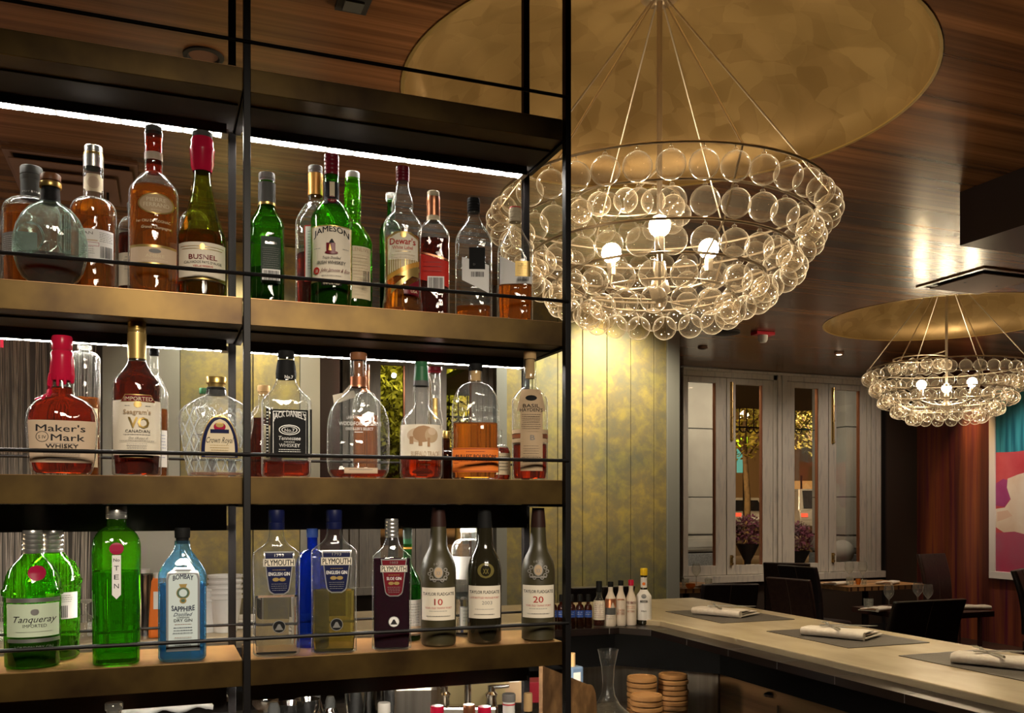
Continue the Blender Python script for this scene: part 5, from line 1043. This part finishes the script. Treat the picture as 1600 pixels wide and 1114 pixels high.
# towel
p = onw(258, 1106); root = empty('bar_towel', (p.x, p.y, WZ), .1, 'folded white bar towel on the worktop at lower left', 'towel'); b = MB(); n = 16; v = []; f = []
for i in range(n+1):
    for j in range(9): v.append((-.16+.32*i/n, -.10+.2*j/8, .022+.006*math.sin(i*1.1)+.004*math.sin(j*2.+i)))
for i in range(n):
    for j in range(8): a = i*9+j; f.append((a, a+9, a+10, a+1))
b.add(v, f, M['linen_w'] if 'linen_w' in M else M['white'], True); o = b.build('cloth', root); sm = o.modifiers.new('thick', 'SOLIDIFY'); sm.thickness = .018; sm.offset = -1
# faucet with two lever handles, on a pale backing plate
p = at(731, 1085, 3.35); root = empty('bar_faucet', (p.x, p.y, WZ), -.35, 'chrome two-handle bar faucet in front of a pale plate', 'faucet')
b = MB(); b.box((-.11, -.03, 0), (.11, .03, .035), M['chrome']); b.build('deck', root, .01); zt = zz(1072, 3.35)-WZ
b = MB(); b.tube([(0, 0, .03), (0, 0, zt+.10), (0, -.03, zt+.14), (0, -.10, zt+.14), (0, -.13, zt+.10)], .013, M['chrome'], 12); b.build('spout', root)
for s_ in (-1, 1):
    b = MB(); b.lathe([(.022, .03), (.018, .06), (.024, .075), (.014, .085), (.014, .105), (0, .108)], M['chrome'], 20, (s_*.085, 0, 0)); b.tube([(s_*.085, 0, .10), (s_*.15, -.02, .108)], [.008, .006], M['chrome'], 8); b.build('handle', root)
o = box('backsplash_plate', (p.x-.19, p.y+.12, WZ), (p.x+.19, p.y+.135, zz(1070, 3.45)), pbr('ochre_plate', (.45, .36, .18), .5)); tag(o, 'pale ochre backing plate behind the bar faucet', 'plate')
for (px, w_, m_, t_) in ((768, .085, 'mail', 'plain brown carton behind the faucet plate'), (800, .10, 'kraft', 'tan carton with a white label near the right post'), (838, .08, 'maroon', 'dark maroon carton next to the side guard')):
    q = at(px, 1070, 3.60); root = empty('carton', (q.x, q.y, WZ), -.2, t_, 'box'); box('carton_body', (-w_/2, -.05, 0), (w_/2, .05, q.z-WZ+.02), M[m_], root, .002)
    if m_ == 'kraft': box('label', (-.02, -.0515, .08), (.02, -.0502, .17), M['white'], root)
# rolled steel bin left of faucet
q = at(648, 1085, 3.3); root = empty('steel_bin', (q.x, q.y, WZ), -.3, 'round-edged steel ingredient bin left of the faucet', 'bin'); box('bin_body', (-.09, -.08, 0), (.09, .08, q.z-WZ+.06), M['steel'], root, .03); box('lid', (-.095, -.085, q.z-WZ+.061), (.095, .085, q.z-WZ+.075), M['chrome'], root, .006)

# things standing on the far counter behind the lowest full shelf
def lath(name, loc, prof, m, label, cat, part='glass_body', n=32, group=None, extra=None):
    root = empty(name, loc, 0, label, cat, group); b = MB(); b.lathe(prof, M[m], n, cap=False); b.build(part, root)
    return root
def oncounter(px, Y): X, Z = XY(px, Y); return X, Y, CZ+.0005, Z
for px, t_ in ((134, 'upturned clear snifter glass between the green gin bottles'), (5, 'upturned clear snifter glass at the far left edge')):
    X, Y, z, Z = oncounter(px, 4.02); lath('snifter_glass', (X, Y, z), [(.030, 0), (.040, .03), (.042, .05), (.030, .085), (.008, .10), (.005, .12), (.005, .14), (.03, .152), (.037, .155), (0, .157)], 'clear_thick', t_, 'glass')
for k, (px, h_, r_, t_) in enumerate(((352, .30, .072, 'tallest stack of white plastic cups behind the middle post'), (322, .20, .06, 'shorter stack of white plastic cups by the pale blue gin'))):
    X, Y, z, Z = oncounter(px, 4.05+.02*k)
    hh = (zz(898 if k == 0 else 918, Z)-z); nC = 5 if k == 0 else 3
    for i in range(nC):                                     # nested deli cups, each its own
        root = empty('plastic_cup', (X, Y, z+.022*i), 0, ['lowest', 'second lowest', 'third lowest', 'fourth lowest', 'topmost'][i if i < nC-1 else 4]+' white plastic cup nested in the '+t_[0:t_.index('of')]+'behind the shelves', 'cup', 'nested white plastic cups'); b = MB()
        hc = hh-.022*(nC-1); b.lathe([(0, .001), (r_*.66, 0), (r_*.93, hc-.012), (r_, hc-.01), (r_, hc), (r_*.93, hc), (r_*.62, .003), (0, .004)], M['frost'] if 'frost' in M else M['white_plastic'], 32, cap=False); b.build('cup_wall', root)
X, Y, z, Z = oncounter(226, 3.98); hh = zz(897, Z)-z
root = empty('steel_shaker', (X, Y, z), 0, 'tall polished steel shaker between the slim green gin and the blue gin', 'shaker'); b = MB(); b.lathe([(0, 0), (.035, 0), (.047, hh), (.044, hh), (.03, .01)], M['chrome'], 32); b.build('cup', root)
X, Y, z, Z = oncounter(214, 4.14); root = empty('carafe', (X, Y, z), 0, 'white ceramic pitcher behind the slim green gin bottle', 'pitcher'); b = MB(); b.lathe([(0, 0), (.04, 0), (.06, .10), (.045, .20), (.05, hh+.01), (.047, hh+.01), (.04, .20), (.05, .1), (0, .01)], M['white_plastic'], 32); b.build('pitcher_body', root)
X, Y, z, Z = oncounter(246, 3.97); root = empty('juice_bottle', (X, Y, z), -.1, 'red-orange bottle with a white label behind the pale blue gin', 'bottle')
hh = zz(895, Z)-z; b = MB(); b.box((-.033, -.03, 0), (.033, .03, hh*.92), M['redliq_s'] if 'redliq_s' in M else M['orange_label']); b.build('bottle_body', root, .01); box('label', (-.012, -.0312, hh*.45), (.030, -.0303, hh*.72), M['white'], root); b = MB(); b.lathe([(.016, hh*.92), (.016, hh), (0, hh)], M['white_plastic'], 20); b.build('cap', root)
for px, w_, h_, t_, m_ in ((22, .30, .05, 'stack of white paper on the counter at far left', 'white'), (190, .26, .035, 'folded white bar cloth on the counter behind the slim gin', 'white'), (370, .22, .04, 'folded white cloth on the counter behind the middle post', 'white_plastic')):
    X, Y, z, Z = oncounter(px, 4.22); root = empty('bar_cloth', (X, Y, z), .05, t_, 'cloth')
    for i in range(3): box('cloth_layer', (-w_/2, -.12+.004*i, h_/3*i+.0005), (w_/2, .10, h_/3*(i+1)-.001), M[m_], root, .006)
X, Y, z, Z = oncounter(607, 4.35); 
def wineglass(loc, s, label, group=None, tall=1):
    return lath('wine_glass', loc, [(.036*s, .001), (.034*s, .004), (.006*s, .009), (.0038*s, .03), (.0038*s, .075*s*tall), (.012*s, .085*s*tall), (.034*s, .115*s*tall), (.039*s, .14*s*tall), (.034*s, .175*s*tall), (.030*s, .19*s*tall)], 'clear_thick', label, 'wine glass', 'glass_body', 28, group)
wineglass((X, Y, z), 1.0, 'single wine glass seen between the yellow gin and the purple sloe gin')
def tumbler(loc, s, label, group=None): return lath('tumbler', loc, [(0, .006), (.030*s, .0), (.034*s, .004), (.038*s, .085*s), (.037*s, .086*s), (.031*s, .012), (0, .012)], 'clear_thick', label, 'tumbler', 'glass_body', 24, group)
# string curtain and pale backdrop at far left
X0, X1 = XY(-30, 5.9)[0], XY(143, 5.9)[0]
M['string'] = pbr('silver_string', (.66, .58, .50), .5); b = MB(); rnd = random.Random(5)
for i in range(110):
    x = X0+(X1-X0)*rnd.random(); y = 5.55+rnd.random()*.12; x2 = x+rnd.uniform(-.11, .11); b.tube([(x, y, .2), ((x+x2)/2, y+.01, 1.7), (x2, y, H-.01)], .0013, M['string'], 4)
o = b.build('string_curtain'); tag(o, 'curtain of fine pale hanging strings seen behind the left bay', 'string curtain', kind='stuff')
struct(box('wall_alcove', (X0-.5, 6.4, 0), (X1+.1, 6.5, H), pbr('grey_brown_plaster', (.16, .145, .12), .7, 0, (.10, .085, .07), 2)))
o = box('lit_sign_panel', (X0-.1, 5.75, zz(552, 5.3)), (XY(4, 5.75)[0], 5.78, zz(534, 5.3)), emis('red_glow', (1, .02, .06), 1.2)); tag(o, 'small glowing red panel behind the strings at the left edge', 'lit panel')

# ================================================================== DINING ROOM
def chair(x, y, a, label, back=1.0, m='leather', w_=.46, seat=.46, group='leather dining chairs'):
    root = empty('dining_chair', (x, y, 0), a, label, 'chair', group); mm = M[m]
    # local: seat faces +Y, backrest at -Y
    def slab(name, prof, w2, th):
        v = []; f = []; n = len(prof)
        for sx in (-1, -.94, .94, 1):
            t_ = th if abs(sx) < 1 else th*.55
            for (yy, z_, ny_, nz_) in prof: v.append((sx*w2, yy+ny_*t_/2, z_+nz_*t_/2))
            for (yy, z_, ny_, nz_) in reversed(prof): v.append((sx*w2, yy-ny_*t_/2, z_-nz_*t_/2))
        K = 2*n
        for s_ in range(3):
            for i in range(K): f.append((s_*K+i, s_*K+(i+1) % K, (s_+1)*K+(i+1) % K, (s_+1)*K+i))
        f += [tuple(range(K-1, -1, -1)), tuple(3*K+i for i in range(K))]
        b = MB(); b.add(v, f, mm, True); return b.build(name, root, .008)
    hb = back-seat
    pr = []
    for i in range(12): t_ = i/11; yy = -.20-.09*t_+.03*math.sin(PI*t_); pr.append((yy, seat+.02+hb*t_-.02, -1, -.1))
    pr = [(yy, z_, -.995, -.1) for (yy, z_, _, _) in pr]; bk = slab('backrest', pr, w_/2, .055)
    sp = [(-.20+.43*i/8, seat-.02+(.012*math.sin(PI*i/8)), 0, 1) for i in range(9)]; slab('seat', sp, w_/2, .085)
    b = MB(); b.tube([(0, yy+ny_*-.0+.0-.0295, z_) for (yy, z_, ny_, nz_) in pr], .0016, M['stitch'], 5); b.tube([(0, yy+.0295, z_) for (yy, z_, ny_, nz_) in pr], .0016, M['stitch'], 5); b.build('seam', bk)
    for sx in (-1, 1):
        for yy in (-.20, .19): MB().box((sx*(w_/2-.045)-.018, yy-.018, 0), (sx*(w_/2-.045)+.018, yy+.018, seat-.062), M['dark_wood']).build('leg', root, .002)
    return root
def P2(px, Z): v = at(px, HY, Z); return v.x, v.y
def table(x, y, w2, d2, label, a=0, top='table_wood'):
    root = empty('dining_table', (x, y, 0), a, label, 'table'); b = MB(); b.box((-w2, -d2, .705), (w2, d2, .75), M[top]); k = int(w2*2/.045)
    for i in range(0, k, 2): b.box((-w2+.02+.045*i, -d2-.0015, .7065), (-w2+.042+.045*i, -d2-.0002, .7485), M['dark_wood'])
    b.build('tabletop', root); b = MB(); b.lathe([(.24, 0), (.24, .015), (.04, .03), (.035, .69), (.12, .704)], M['dull'], 28); b.build('pedestal', root); return root
TA = (5.55, 8.35); TB = (7.75, 8.05); TC = (5.95, 5.15)
def on(px, Z, z=.7505): v = at(px, HY, Z); return (v.x, v.y, z)
xa, ya = P2(1080, 9.75); table(xa, ya+.1, .36, .38, 'oak table by the windows, left one behind the bar corner')
xb, yb = P2(1352, 10.1); table(xb, yb, .52, .34, 'oak table with striped edge by the right window')
xc, yc = P2(1440, 7.6); table(xc, yc, .42, .34, 'dark table behind the broad black chair', top='dark_wood')
# place settings on the tables
wineglass(on(1088, 9.75), 1.25, 'wine glass on the left window table'); tumbler(on(1107, 9.6), 1.05, 'tumbler on the left window table next to the napkin'); tumbler(on(1071, 9.6), 1.0, 'tumbler at the left end of the left window table')
def bowl(loc, r, h, m, label, name='amber_votive', cat='candle holder'): 
    root = empty(name, loc, 0, label, cat); b = MB(); b.lathe([(0, .0), (r*.6, 0), (r, h*.5), (r*.95, h), (r*.9, h), (r*.9, h*.5), (0, .008)], M[m], 24, cap=False); b.build('bowl_body', root)
    return root
M['glowamber'] = thin_glass('amber_votive_glass', (.95, .62, .20), .45, (.85, .42, .08))
bowl(on(1079, 9.45), .05, .05, 'glowamber', 'low amber glass bowl on the left window table')
def small_napkin(px, Z, label, s=1.0, a=.2):
    x, y, z = on(px, Z); n_ = napkin((x, y, z+.0005), a, s); tag(n_, label, 'napkin'); return n_
small_napkin(1103, 9.55, 'folded white napkin on the left window table', .8)
for px, Z, t_ in ((1327, 10.0, 'left wine glass of the pair on the right window table'), (1348, 10.0, 'right wine glass of the pair on the right window table')): wineglass(on(px, Z), 1.3, t_)
bowl(on(1341, 9.95), .028, .06, 'glowamber', 'small amber candle glass between the two wine glasses'); tumbler(on(1328, 9.85), 1.0, 'tumbler in front of the left wine glass, right window table'); tumbler(on(1350, 9.85), .7, 'small tumbler in front of the right wine glass, right window table')
small_napkin(1306, 9.9, 'white napkin at the left end of the striped-edge table'); small_napkin(1386, 10.0, 'white napkin at the right end of the striped-edge table', 1.1, .5)
for px, Z, t_ in ((1389, 7.55, 'stemmed glass left of the broad black chair top'), (1434, 7.8, 'left stemmed glass above the broad black chair'), (1450, 7.6, 'right stemmed glass above the broad black chair')): wineglass(on(px, Z), 1.05, t_)
tumbler(on(1357, 7.55), 1.0, 'tumbler at the table corner left of the broad black chair')
small_napkin(1368, 7.45, 'white napkin beside the tumbler, left of the broad black chair', 1.0, .3); small_napkin(1520, 7.6, 'white napkin at right of the broad black chair', 1.0, -.4)
def chair_px(px, Z, a, label, **k): x, y = P2(px, Z); return chair(x, y, math.radians(a), label, **k)
chair_px(1124, 7.7, -16, 'black leather chair back just beyond the far bar corner', m='leather_blk', back=.97, w_=.47)
chair_px(1234, 9.6, -44, 'brown leather chair at back of the cluster below the middle mullion', back=1.02)
chair_px(1276, 9.0, -78, 'dark leather chair in profile with its seat curving right', m='leather_blk', back=1.02)
chair_px(1262, 7.9, -72, 'brown leather chair with a centre seam, nearest of the window cluster', back=.99, w_=.42)
chair_px(1490, 10.3, -172, 'brown leather chair against the purple wood wall', back=1.05)
chair_px(1404, 6.5, 0, 'broad black chair back in front of the bar edge', m='leather_blk', back=.96, w_=.62)
chair_px(1648, 8.2, -150, 'black leather chair cut by the right edge below the picture', m='leather_blk', back=1.02)
chair_px(913, 5.75, -4, 'dark bar stool back behind the bitters bottles', m='leather_blk', back=1.12, seat=.74, w_=.42, group='bar stools')

# framed picture on the right wall
y0 = XatX(1700, XR)[0]; y1 = XatX(1550, XR)[0]; zb_, zt_ = .755, 3.02
root = empty('framed_picture', (XR-.001, y1, 0), 0, 'large white-framed colourful painting on the purple wood wall', 'picture')
def quad(name, ya, yb, za, zb2, x, m, parent, hw=None): pass
b = MB(); fw = .085; b.box((-.05, y0-y1, zb_), (0, 0, zb_+fw), M['frame_white']); b.box((-.05, y0-y1, zt_-fw), (0, 0, zt_), M['frame_white']); b.box((-.05, -fw, zb_+fw), (0, 0, zt_-fw), M['frame_white']); b.box((-.05, y0-y1, zb_+fw), (0, y0-y1+fw, zt_-fw), M['frame_white']); b.build('picture_frame', root, .003)
def art_mat():
    m, nt, out = nm('painted_canvas'); L = nt.links; p = N(nt, 'BsdfPrincipled'); p.inputs['Roughness'].default_value = .4
    tc = N(nt, 'TexCoord'); mp = N(nt, 'Mapping'); mp.inputs['Scale'].default_value = (1, 9, .6); no = N(nt, 'TexNoise'); no.inputs['Scale'].default_value = 2.2; L.new(tc.outputs['Object'], mp.inputs[0]); L.new(mp.outputs[0], no.inputs[0])
    r = N(nt, 'ValToRGB'); e = r.color_ramp.elements; e[0].position = .35; e[0].color = (.012, .13, .18, 1); e[1].position = .65; e[1].color = (.05, .33, .38, 1); L.new(no.outputs[0], r.inputs[0]); L.new(r.outputs[0], p.inputs['Base Color']); L.new(p.outputs[0], out.inputs[0]); return m
M['art_teal'] = art_mat(); M['art_red'] = pbr('art_red', (.50, .045, .055), .5, 0, (.62, .10, .11), 2.5); M['art_pink'] = pbr('art_pink', (.50, .06, .13), .5, 0, (.42, .11, .17), 3); M['art_cream'] = pbr('art_cream', (.72, .52, .36), .5, 0, (.86, .76, .62), 2.2); M['art_dark'] = pbr('art_dark', (.05, .02, .01), .5); M['art_mag'] = pbr('art_magenta', (.45, .10, .26), .5, 0, (.36, .05, .18), 3)
yy0 = y0-y1+fw; W_ = -yy0-fw
def zpx(py): return zz(py, XatX(1575, XR)[1])
b = MB(); b.box((-.035, yy0, zb_+fw), (-.02, -fw, zt_-fw), M['art_teal']); 
def shape(pts, m, dx):          # flat painted shapes: (distance from left frame, height)
    n = len(pts); x = -.0352-dx; b.add([(x, -fw-u, z) for u, z in pts], [tuple(range(n))[::-1]], m)
LW = W_
shape([(0, zpx(706)), (.25, zpx(707)), (LW, zpx(700)), (LW, zb_+fw), (0, zb_+fw)], M['art_red'], .0002)
shape([(0, zpx(755)), (.10, zpx(748)), (.20, zpx(752)), (.22, zpx(775)), (.12, zpx(792)), (0, zpx(790))], M['art_mag'], .0004)
shape([(.16, zpx(748)), (.30, zpx(742)), (.55, zpx(735)), (.9, zpx(745)), (LW, zpx(770)), (LW, zpx(835)), (.4, zpx(838)), (.15, zpx(835)), (0, zpx(824)), (0, zpx(795)), (.12, zpx(793)), (.20, zpx(780)), (.15, zpx(762))], M['art_cream'], .0006)
shape([(.37, zpx(742)), (.44, zpx(722)), (.6, zpx(705)), (.8, zpx(712)), (.85, zpx(745)), (.7, zpx(760)), (.45, zpx(757))], M['art_dark'], .0008)
shape([(0, zpx(833)), (.25, zpx(830)), (.6, zpx(840)), (LW, zpx(838)), (LW, zb_+fw), (0, zb_+fw)], M['art_pink'], .0008)
shape([(.02, zpx(800)), (.16, zpx(797)), (.22, zpx(806)), (.10, zpx(812)), (.02, zpx(815))], M['skin_tone'], .0009)
b.build('canvas', root)

# ================================================================== STREET OUTSIDE
struct(box('ground_street', (-20, YW+.13, -.06), (50, 75, -.01), pbr('street_paving', (.20, .13, .07), .7, 0, (.14, .09, .05), 2)))
def pier(px0, px1, Y, label, D=.7):
    x0, x1 = XY(px0, Y)[0], XY(px1, Y)[0]; root = empty('stone_pier', (x0, Y, 0), 0, label, 'stone pier'); W = x1-x0; Z = XY((px0+px1)/2, Y)[1]; root['kind'] = 'structure'
    z = .78+.0; g = .006; rows = [(zz(835, Z), zz(777, Z)), (zz(776.3, Z), zz(669, Z)), (zz(668, Z), 3.6)]
    b = MB(); b.box((g, g, 0), (W-g, D, 3.55), M['dgrey']); b.build('joint_backing', root)
    for i, (a, c) in enumerate(rows):
        cuts = [0, W] if i != 1 else [0, W*.52, W]
        for k in range(len(cuts)-1): box('stone_block', (cuts[k]+(g/2 if k else 0), 0, a+g/2), (cuts[k+1]-(g/2 if k < len(cuts)-2 else 0), D, c-g/2), M['stone'], root, .003)
    b = MB(); zc = zz(850, Z); n = 8
    for i in range(n): a0 = PI*(i/n)-PI/2; a1 = PI*((i+1)/n)-PI/2; r_ = (zz(838, Z)-zz(863, Z))/2; b.box((-.0-.05*math.cos((a0+a1)/2), -.06*math.cos((a0+a1)/2), zc+r_*math.sin(a0)), (W, D, zc+r_*math.sin(a1)), M['stone'])
    b.build('torus_base', root); box('granite_plinth', (-.06, -.08, 0), (W+.0, D, zz(865, Z)), M['granite'], root, .004); return root
pier(1000, 1123, 10.3, 'pale limestone pier filling the first window leaf')
pier(1321, 1420, 10.3, 'pale limestone pier behind the last window leaf')
p = at(1314, 862, XY(1314, 10.15)[1]); root = empty('stone_ball', (p.x+.02, 10.15, 0), 0, 'round pale stone ball at the foot of the right pier', 'stone ball'); b = MB(); r_ = .16; b.lathe([(0, p.z-r_)]+[(r_*math.cos(t), p.z+r_*math.sin(t)) for t in [-1.5+3.0*i/16 for i in range(17)]]+[(0, p.z+r_)], M['stone'], 32); b.build('ball', root); b = MB(); b.lathe([(.14, 0), (.14, .5), (.09, p.z-r_+.02)], M['granite'], 28); b.build('pedestal', root)
# wrought iron lattice beside the right pier
x0 = XY(1304, 10.5)[0]; x1 = XY(1322, 10.5)[0]; root = empty('iron_lattice', (x0, 10.5, 0), 0, 'dark wrought iron lattice left of the right pier', 'lattice'); b = MB(); n = 5
for i in range(n): x = (x1-x0)*i/(n-1); b.tube([(x, 0, .6), (x, 0, 3.3)], .010, M['dull'], 6)
for k in range(14):
    z = .7+.19*k; b.tube([(0, 0, z), (x1-x0, 0, z)], .008, M['dull'], 6); b.tube([((x1-x0)/2+.05*math.cos(t*.7), .0, z+.09+.05*math.sin(t*.7)) for t in range(9)], .006, M['dull'], 5, closed=True)
b.build('ironwork', root); o = box('back_panel', (-.02, .05, .6), (x1-x0+.02, .07, 3.3), M['leather'], root)
# dark awning with a scalloped iron valance
root = empty('awning', (6.2, 11.5, 0), 0, 'dark awning with a scalloped iron edge outside the windows', 'awning'); box('canopy_roof', (-2.5, -1.8, 3.35), (5, 2.5, 3.42), M['dull'], root); b = MB()
for i in range(48): x = -2.4+.15*i; b.tube([(x+.075+.07*math.cos(PI*t/8), 2.4, 2.98-.07*math.sin(PI*t/8)) for t in range(9)], .012, M['dull'], 5); b.tube([(x, 2.4, 3.35), (x, 2.4, 2.98)], .010, M['dull'], 5)
b.tube([(-2.5, 2.4, 3.0), (5, 2.4, 3.0)], .016, M['dull'], 6); b.build('valance', root)
M['bark'] = pbr('bark', (.16, .10, .05), .85, 0, (.09, .055, .03), 12); 
def leafmat(name, a, c): return pbr(name, a, .7, 0, c, 1.2)
M['leaf1'] = leafmat('olive_leaves', (.10, .09, .012), (.26, .20, .02)); M['leaf2'] = leafmat('yellow_green_leaves', (.20, .22, .02), (.42, .36, .03)); M['flower'] = pbr('pink_flowers', (.42, .10, .20), .7, 0, (.16, .10, .06), 9)
def foliage(name, parent, c, rad, n, size, m, seed):
    rnd = random.Random(seed); v = []; f = []
    for i in range(n):
        while 1:
            p = Vector((rnd.uniform(-1, 1), rnd.uniform(-1, 1), rnd.uniform(-1, 1)))
            if .25 < p.length < 1: break
        p = Vector((p.x*rad[0], p.y*rad[1], p.z*rad[2]))+Vector(c); a = Vector((rnd.uniform(-1, 1), rnd.uniform(-1, 1), rnd.uniform(-1, 1))).normalized()*size*rnd.uniform(.6, 1.3); q = a.orthogonal().normalized()*size*.5; k = len(v)
        v += [p-a, p+q, p+a, p-q+Vector((0, 0, size*.15))]; f.append((k, k+1, k+2, k+3))
    return mesh_obj(name, v, f, m, parent)
def tree(x, y, h, r, label, m, seed, trunk=.09, leaf=.075, n=1500):
    root = empty('street_tree', (x, y, .5 if y > 25 else 0), 0, label, 'tree', 'street trees outside'); b = MB(); b.tube([(0, 0, -.01), (.04, 0, h*.35), (-.03, .05, h*.62), (.0, 0, h*.9)], [trunk, trunk*.85, trunk*.6, trunk*.25], M['bark'], 10)
    for k in range(5): a = k*1.3+seed; b.tube([(0, 0, h*.55), (r*.4*math.cos(a), r*.4*math.sin(a), h*.75), (r*.75*math.cos(a), r*.75*math.sin(a), h*.95)], [trunk*.4, trunk*.28, trunk*.1], M['bark'], 6)
    b.build('trunk', root); foliage('foliage', root, (0, 0, h*.95), (r, r, h*.42), n, leaf, M[m], seed); return root
for px, Z, h, r, m, t_, s_ in ((1166, 22, 5.0, 1.9, 'leaf1', 'olive street tree seen through the second window leaf', 1), (1284, 30, 6.0, 2.4, 'leaf1', 'dark street tree seen through the third window leaf', 2), (1200, 44, 7.5, 3.2, 'leaf2', 'far yellow-lit tree between the window leaves', 3),
                              (612, 15, 3.6, 1.1, 'leaf2', 'yellow-green tree outside the window behind the left shelf bay', 4), (715, 19.5, 4.6, 1.4, 'leaf2', 'bright leafy tree outside the window near the rear post', 5), (1310, 37, 6, 2.6, 'leaf1', 'far dark tree by the iron lattice', 6)):
    x, y = P2(px, Z); tree(x, y, h, r, t_, m, s_, n=5200)
def planter(px, Z, label, seed, zc):
    x, y = P2(px, Z); root = empty('flower_planter', (x, y, -.01), 0, label, 'planter', 'flower planters on the pavement'); b = MB(); b.lathe([(.10, 0), (.12, .1), (.05, .25), (.05, zc-.45), (.15, zc-.25), (.17, zc-.20), (.14, zc-.20), (0, zc-.25)], M['dull'], 24); b.build('urn', root); foliage('foliage', root, (0, 0, zc), (.25, .25, .24), 600, .035, M['flower'], seed)
planter(1168, 13.5, 'urn of pink flowers in the second window leaf', 11, 1.25); planter(1247, 13.5, 'urn of pink flowers in the third window leaf', 12, 1.15)
struct(box('ground_road', (-20, 25, -.009), (50, 75, .50), pbr('road', (.13, .085, .05), .6)))
def car(px, Z, a, label, col, L_=4.3, W_=1.75, hgt=1.42, suv=False):
    x, y = P2(px, Z); root = empty('parked_car', (x, y, .501), math.radians(a), label, 'car'); m = pbr('car_paint', col, .3, .3, coat=.5); w2 = W_/2
    hb = .92 if suv else .82
    prof = [(-L_/2, .35), (-L_/2-.02, .62), (-L_/2+.05, hb), (-L_/2+.12 if suv else -L_/2+.75, hb+.02), (-L_/2+.40 if suv else -L_/2+1.25, hgt), (L_*.12, hgt), (L_*.27, hb+.05), (L_/2-.15, hb-.08), (L_/2, .60), (L_/2-.02, .33)]
    b = MB(); n = len(prof); v = []
    for s_ in (-1, 1):
        for (yy, z) in prof: inn = .14 if z > hb+.2 else 0; v.append((s_*(w2-inn), yy, z))
    b.add(v, [tuple(range(n)), tuple(range(2*n-1, n-1, -1))]+[(i, n+i, n+(i+1) % n, (i+1) % n) for i in range(n)], m); b.build('car_body', root, .04)
    g = pbr('car_glass', (.01, .01, .012), .1); rear = (-L_/2+.12, -L_/2+.40) if suv else (-L_/2+.75, -L_/2+1.25)
    b = MB(); e = .015; b.add([(-w2+.2, rear[0]-e, hb+.08), (w2-.2, rear[0]-e, hb+.08), (w2-.26, rear[1]-e-.03, hgt-.06), (-w2+.26, rear[1]-e-.03, hgt-.06)], [(0, 1, 2, 3)], g); b.build('rear_window', root)
    for s_ in (-1, 1):
        b = MB(); b.add([(s_*(w2-.0-.05), rear[0]+.3, hb+.08), (s_*(w2-.05), L_*.2, hb+.08), (s_*(w2-.125), L_*.10, hgt-.08), (s_*(w2-.125), rear[1]+.15, hgt-.08)], [(0, 1, 2, 3) if s_ > 0 else (3, 2, 1, 0)], g); b.build('side_window', root)
        box('tail_light', (s_*(w2-.18)-.12, -L_/2-.035, .68), (s_*(w2-.18)+.12, -L_/2+.02, .82), emis('tail_lamp', (1, .10, .04), 1.5), root)
        for yy in (-L_*.32, L_*.32):
            b = MB(); r_ = .32; b.lathe([(.0, -.1), (r_*.55, -.1), (r_, -.08), (r_, .08), (r_*.55, .1), (0, .1)], M['rubber'], 24); b.xform(Matrix.Translation((s_*(w2-.10), yy, r_)) @ Matrix.Rotation(PI/2, 4, 'Y')); b.build('wheel', root)
    box('number_plate', (-.24, -L_/2-.045, .58 if suv else .55), (.24, -L_/2-.03, .68 if suv else .65), M['white'], root); b = MB(); b.box((-w2+.05, -L_/2-.07, .36), (w2-.05, -L_/2+.1, .52), m); b.build('bumper', root, .02)
car(1246, 36, -14, 'pale estate car seen from behind through the third window leaf', (.50, .46, .40), suv=True, hgt=1.72)
car(1146, 38, -12, 'silver saloon car seen through the second window leaf', (.42, .38, .33)); car(1140, 52, 10, 'dark car further down the street', (.05, .03, .025))
# lit shop and sign across the street
x, y = P2(1160, 56); root = empty('shop_front', (x, y, .5), -TH, 'distant lit shop front with a glowing yellow-green sign', 'shop'); box('facade', (-7, 0, 0), (9, .4, 7), pbr('facade', (.30, .19, .10), .8), root); box('shop_window', (-.35, -.03, 3.1), (.15, -.005, 4.55), emis('shop_light', (.30, .85, .62), .5), root); box('lit_sign', (-.5, -.3, 4.62), (.22, -.2, 5.25), emis('sign_glow', (.62, .95, .02), 2.2), root); box('door_glow', (2.6, -.03, .4), (5.6, -.005, 2.6), emis('amber_window', (1, .45, .12), .55), root)
p = at(1163, 648, 30); root = empty('street_lamp', (p.x, p.y, -.01), 0, 'street lamp with a warm globe in the second window leaf', 'street lamp'); b = MB(); b.tube([(0, 0, 0), (0, 0, p.z-.1)], .05, M['dull'], 8); b.build('pole', root); b = MB(); b.lathe([(0, -.16), (.13, -.09), (.16, 0), (.13, .09), (0, .16)], emis('street_globe', (1, .70, .35), 9), 16, (0, 0, p.z)); b.build('lamp_globe', root)
x, y = P2(1252, 46); root = empty('street_sign_post', (x, y, .5), 0, 'thin dark post on the pavement in the third window leaf', 'post'); b = MB(); b.tube([(0, 0, 0), (0, 0, 2.6)], .05, M['dull'], 8); b.build('pole', root); b = MB(); b.lathe([(.2, 0), (.16, .2), (.07, .5)], M['dull'], 12); b.build('base', root)
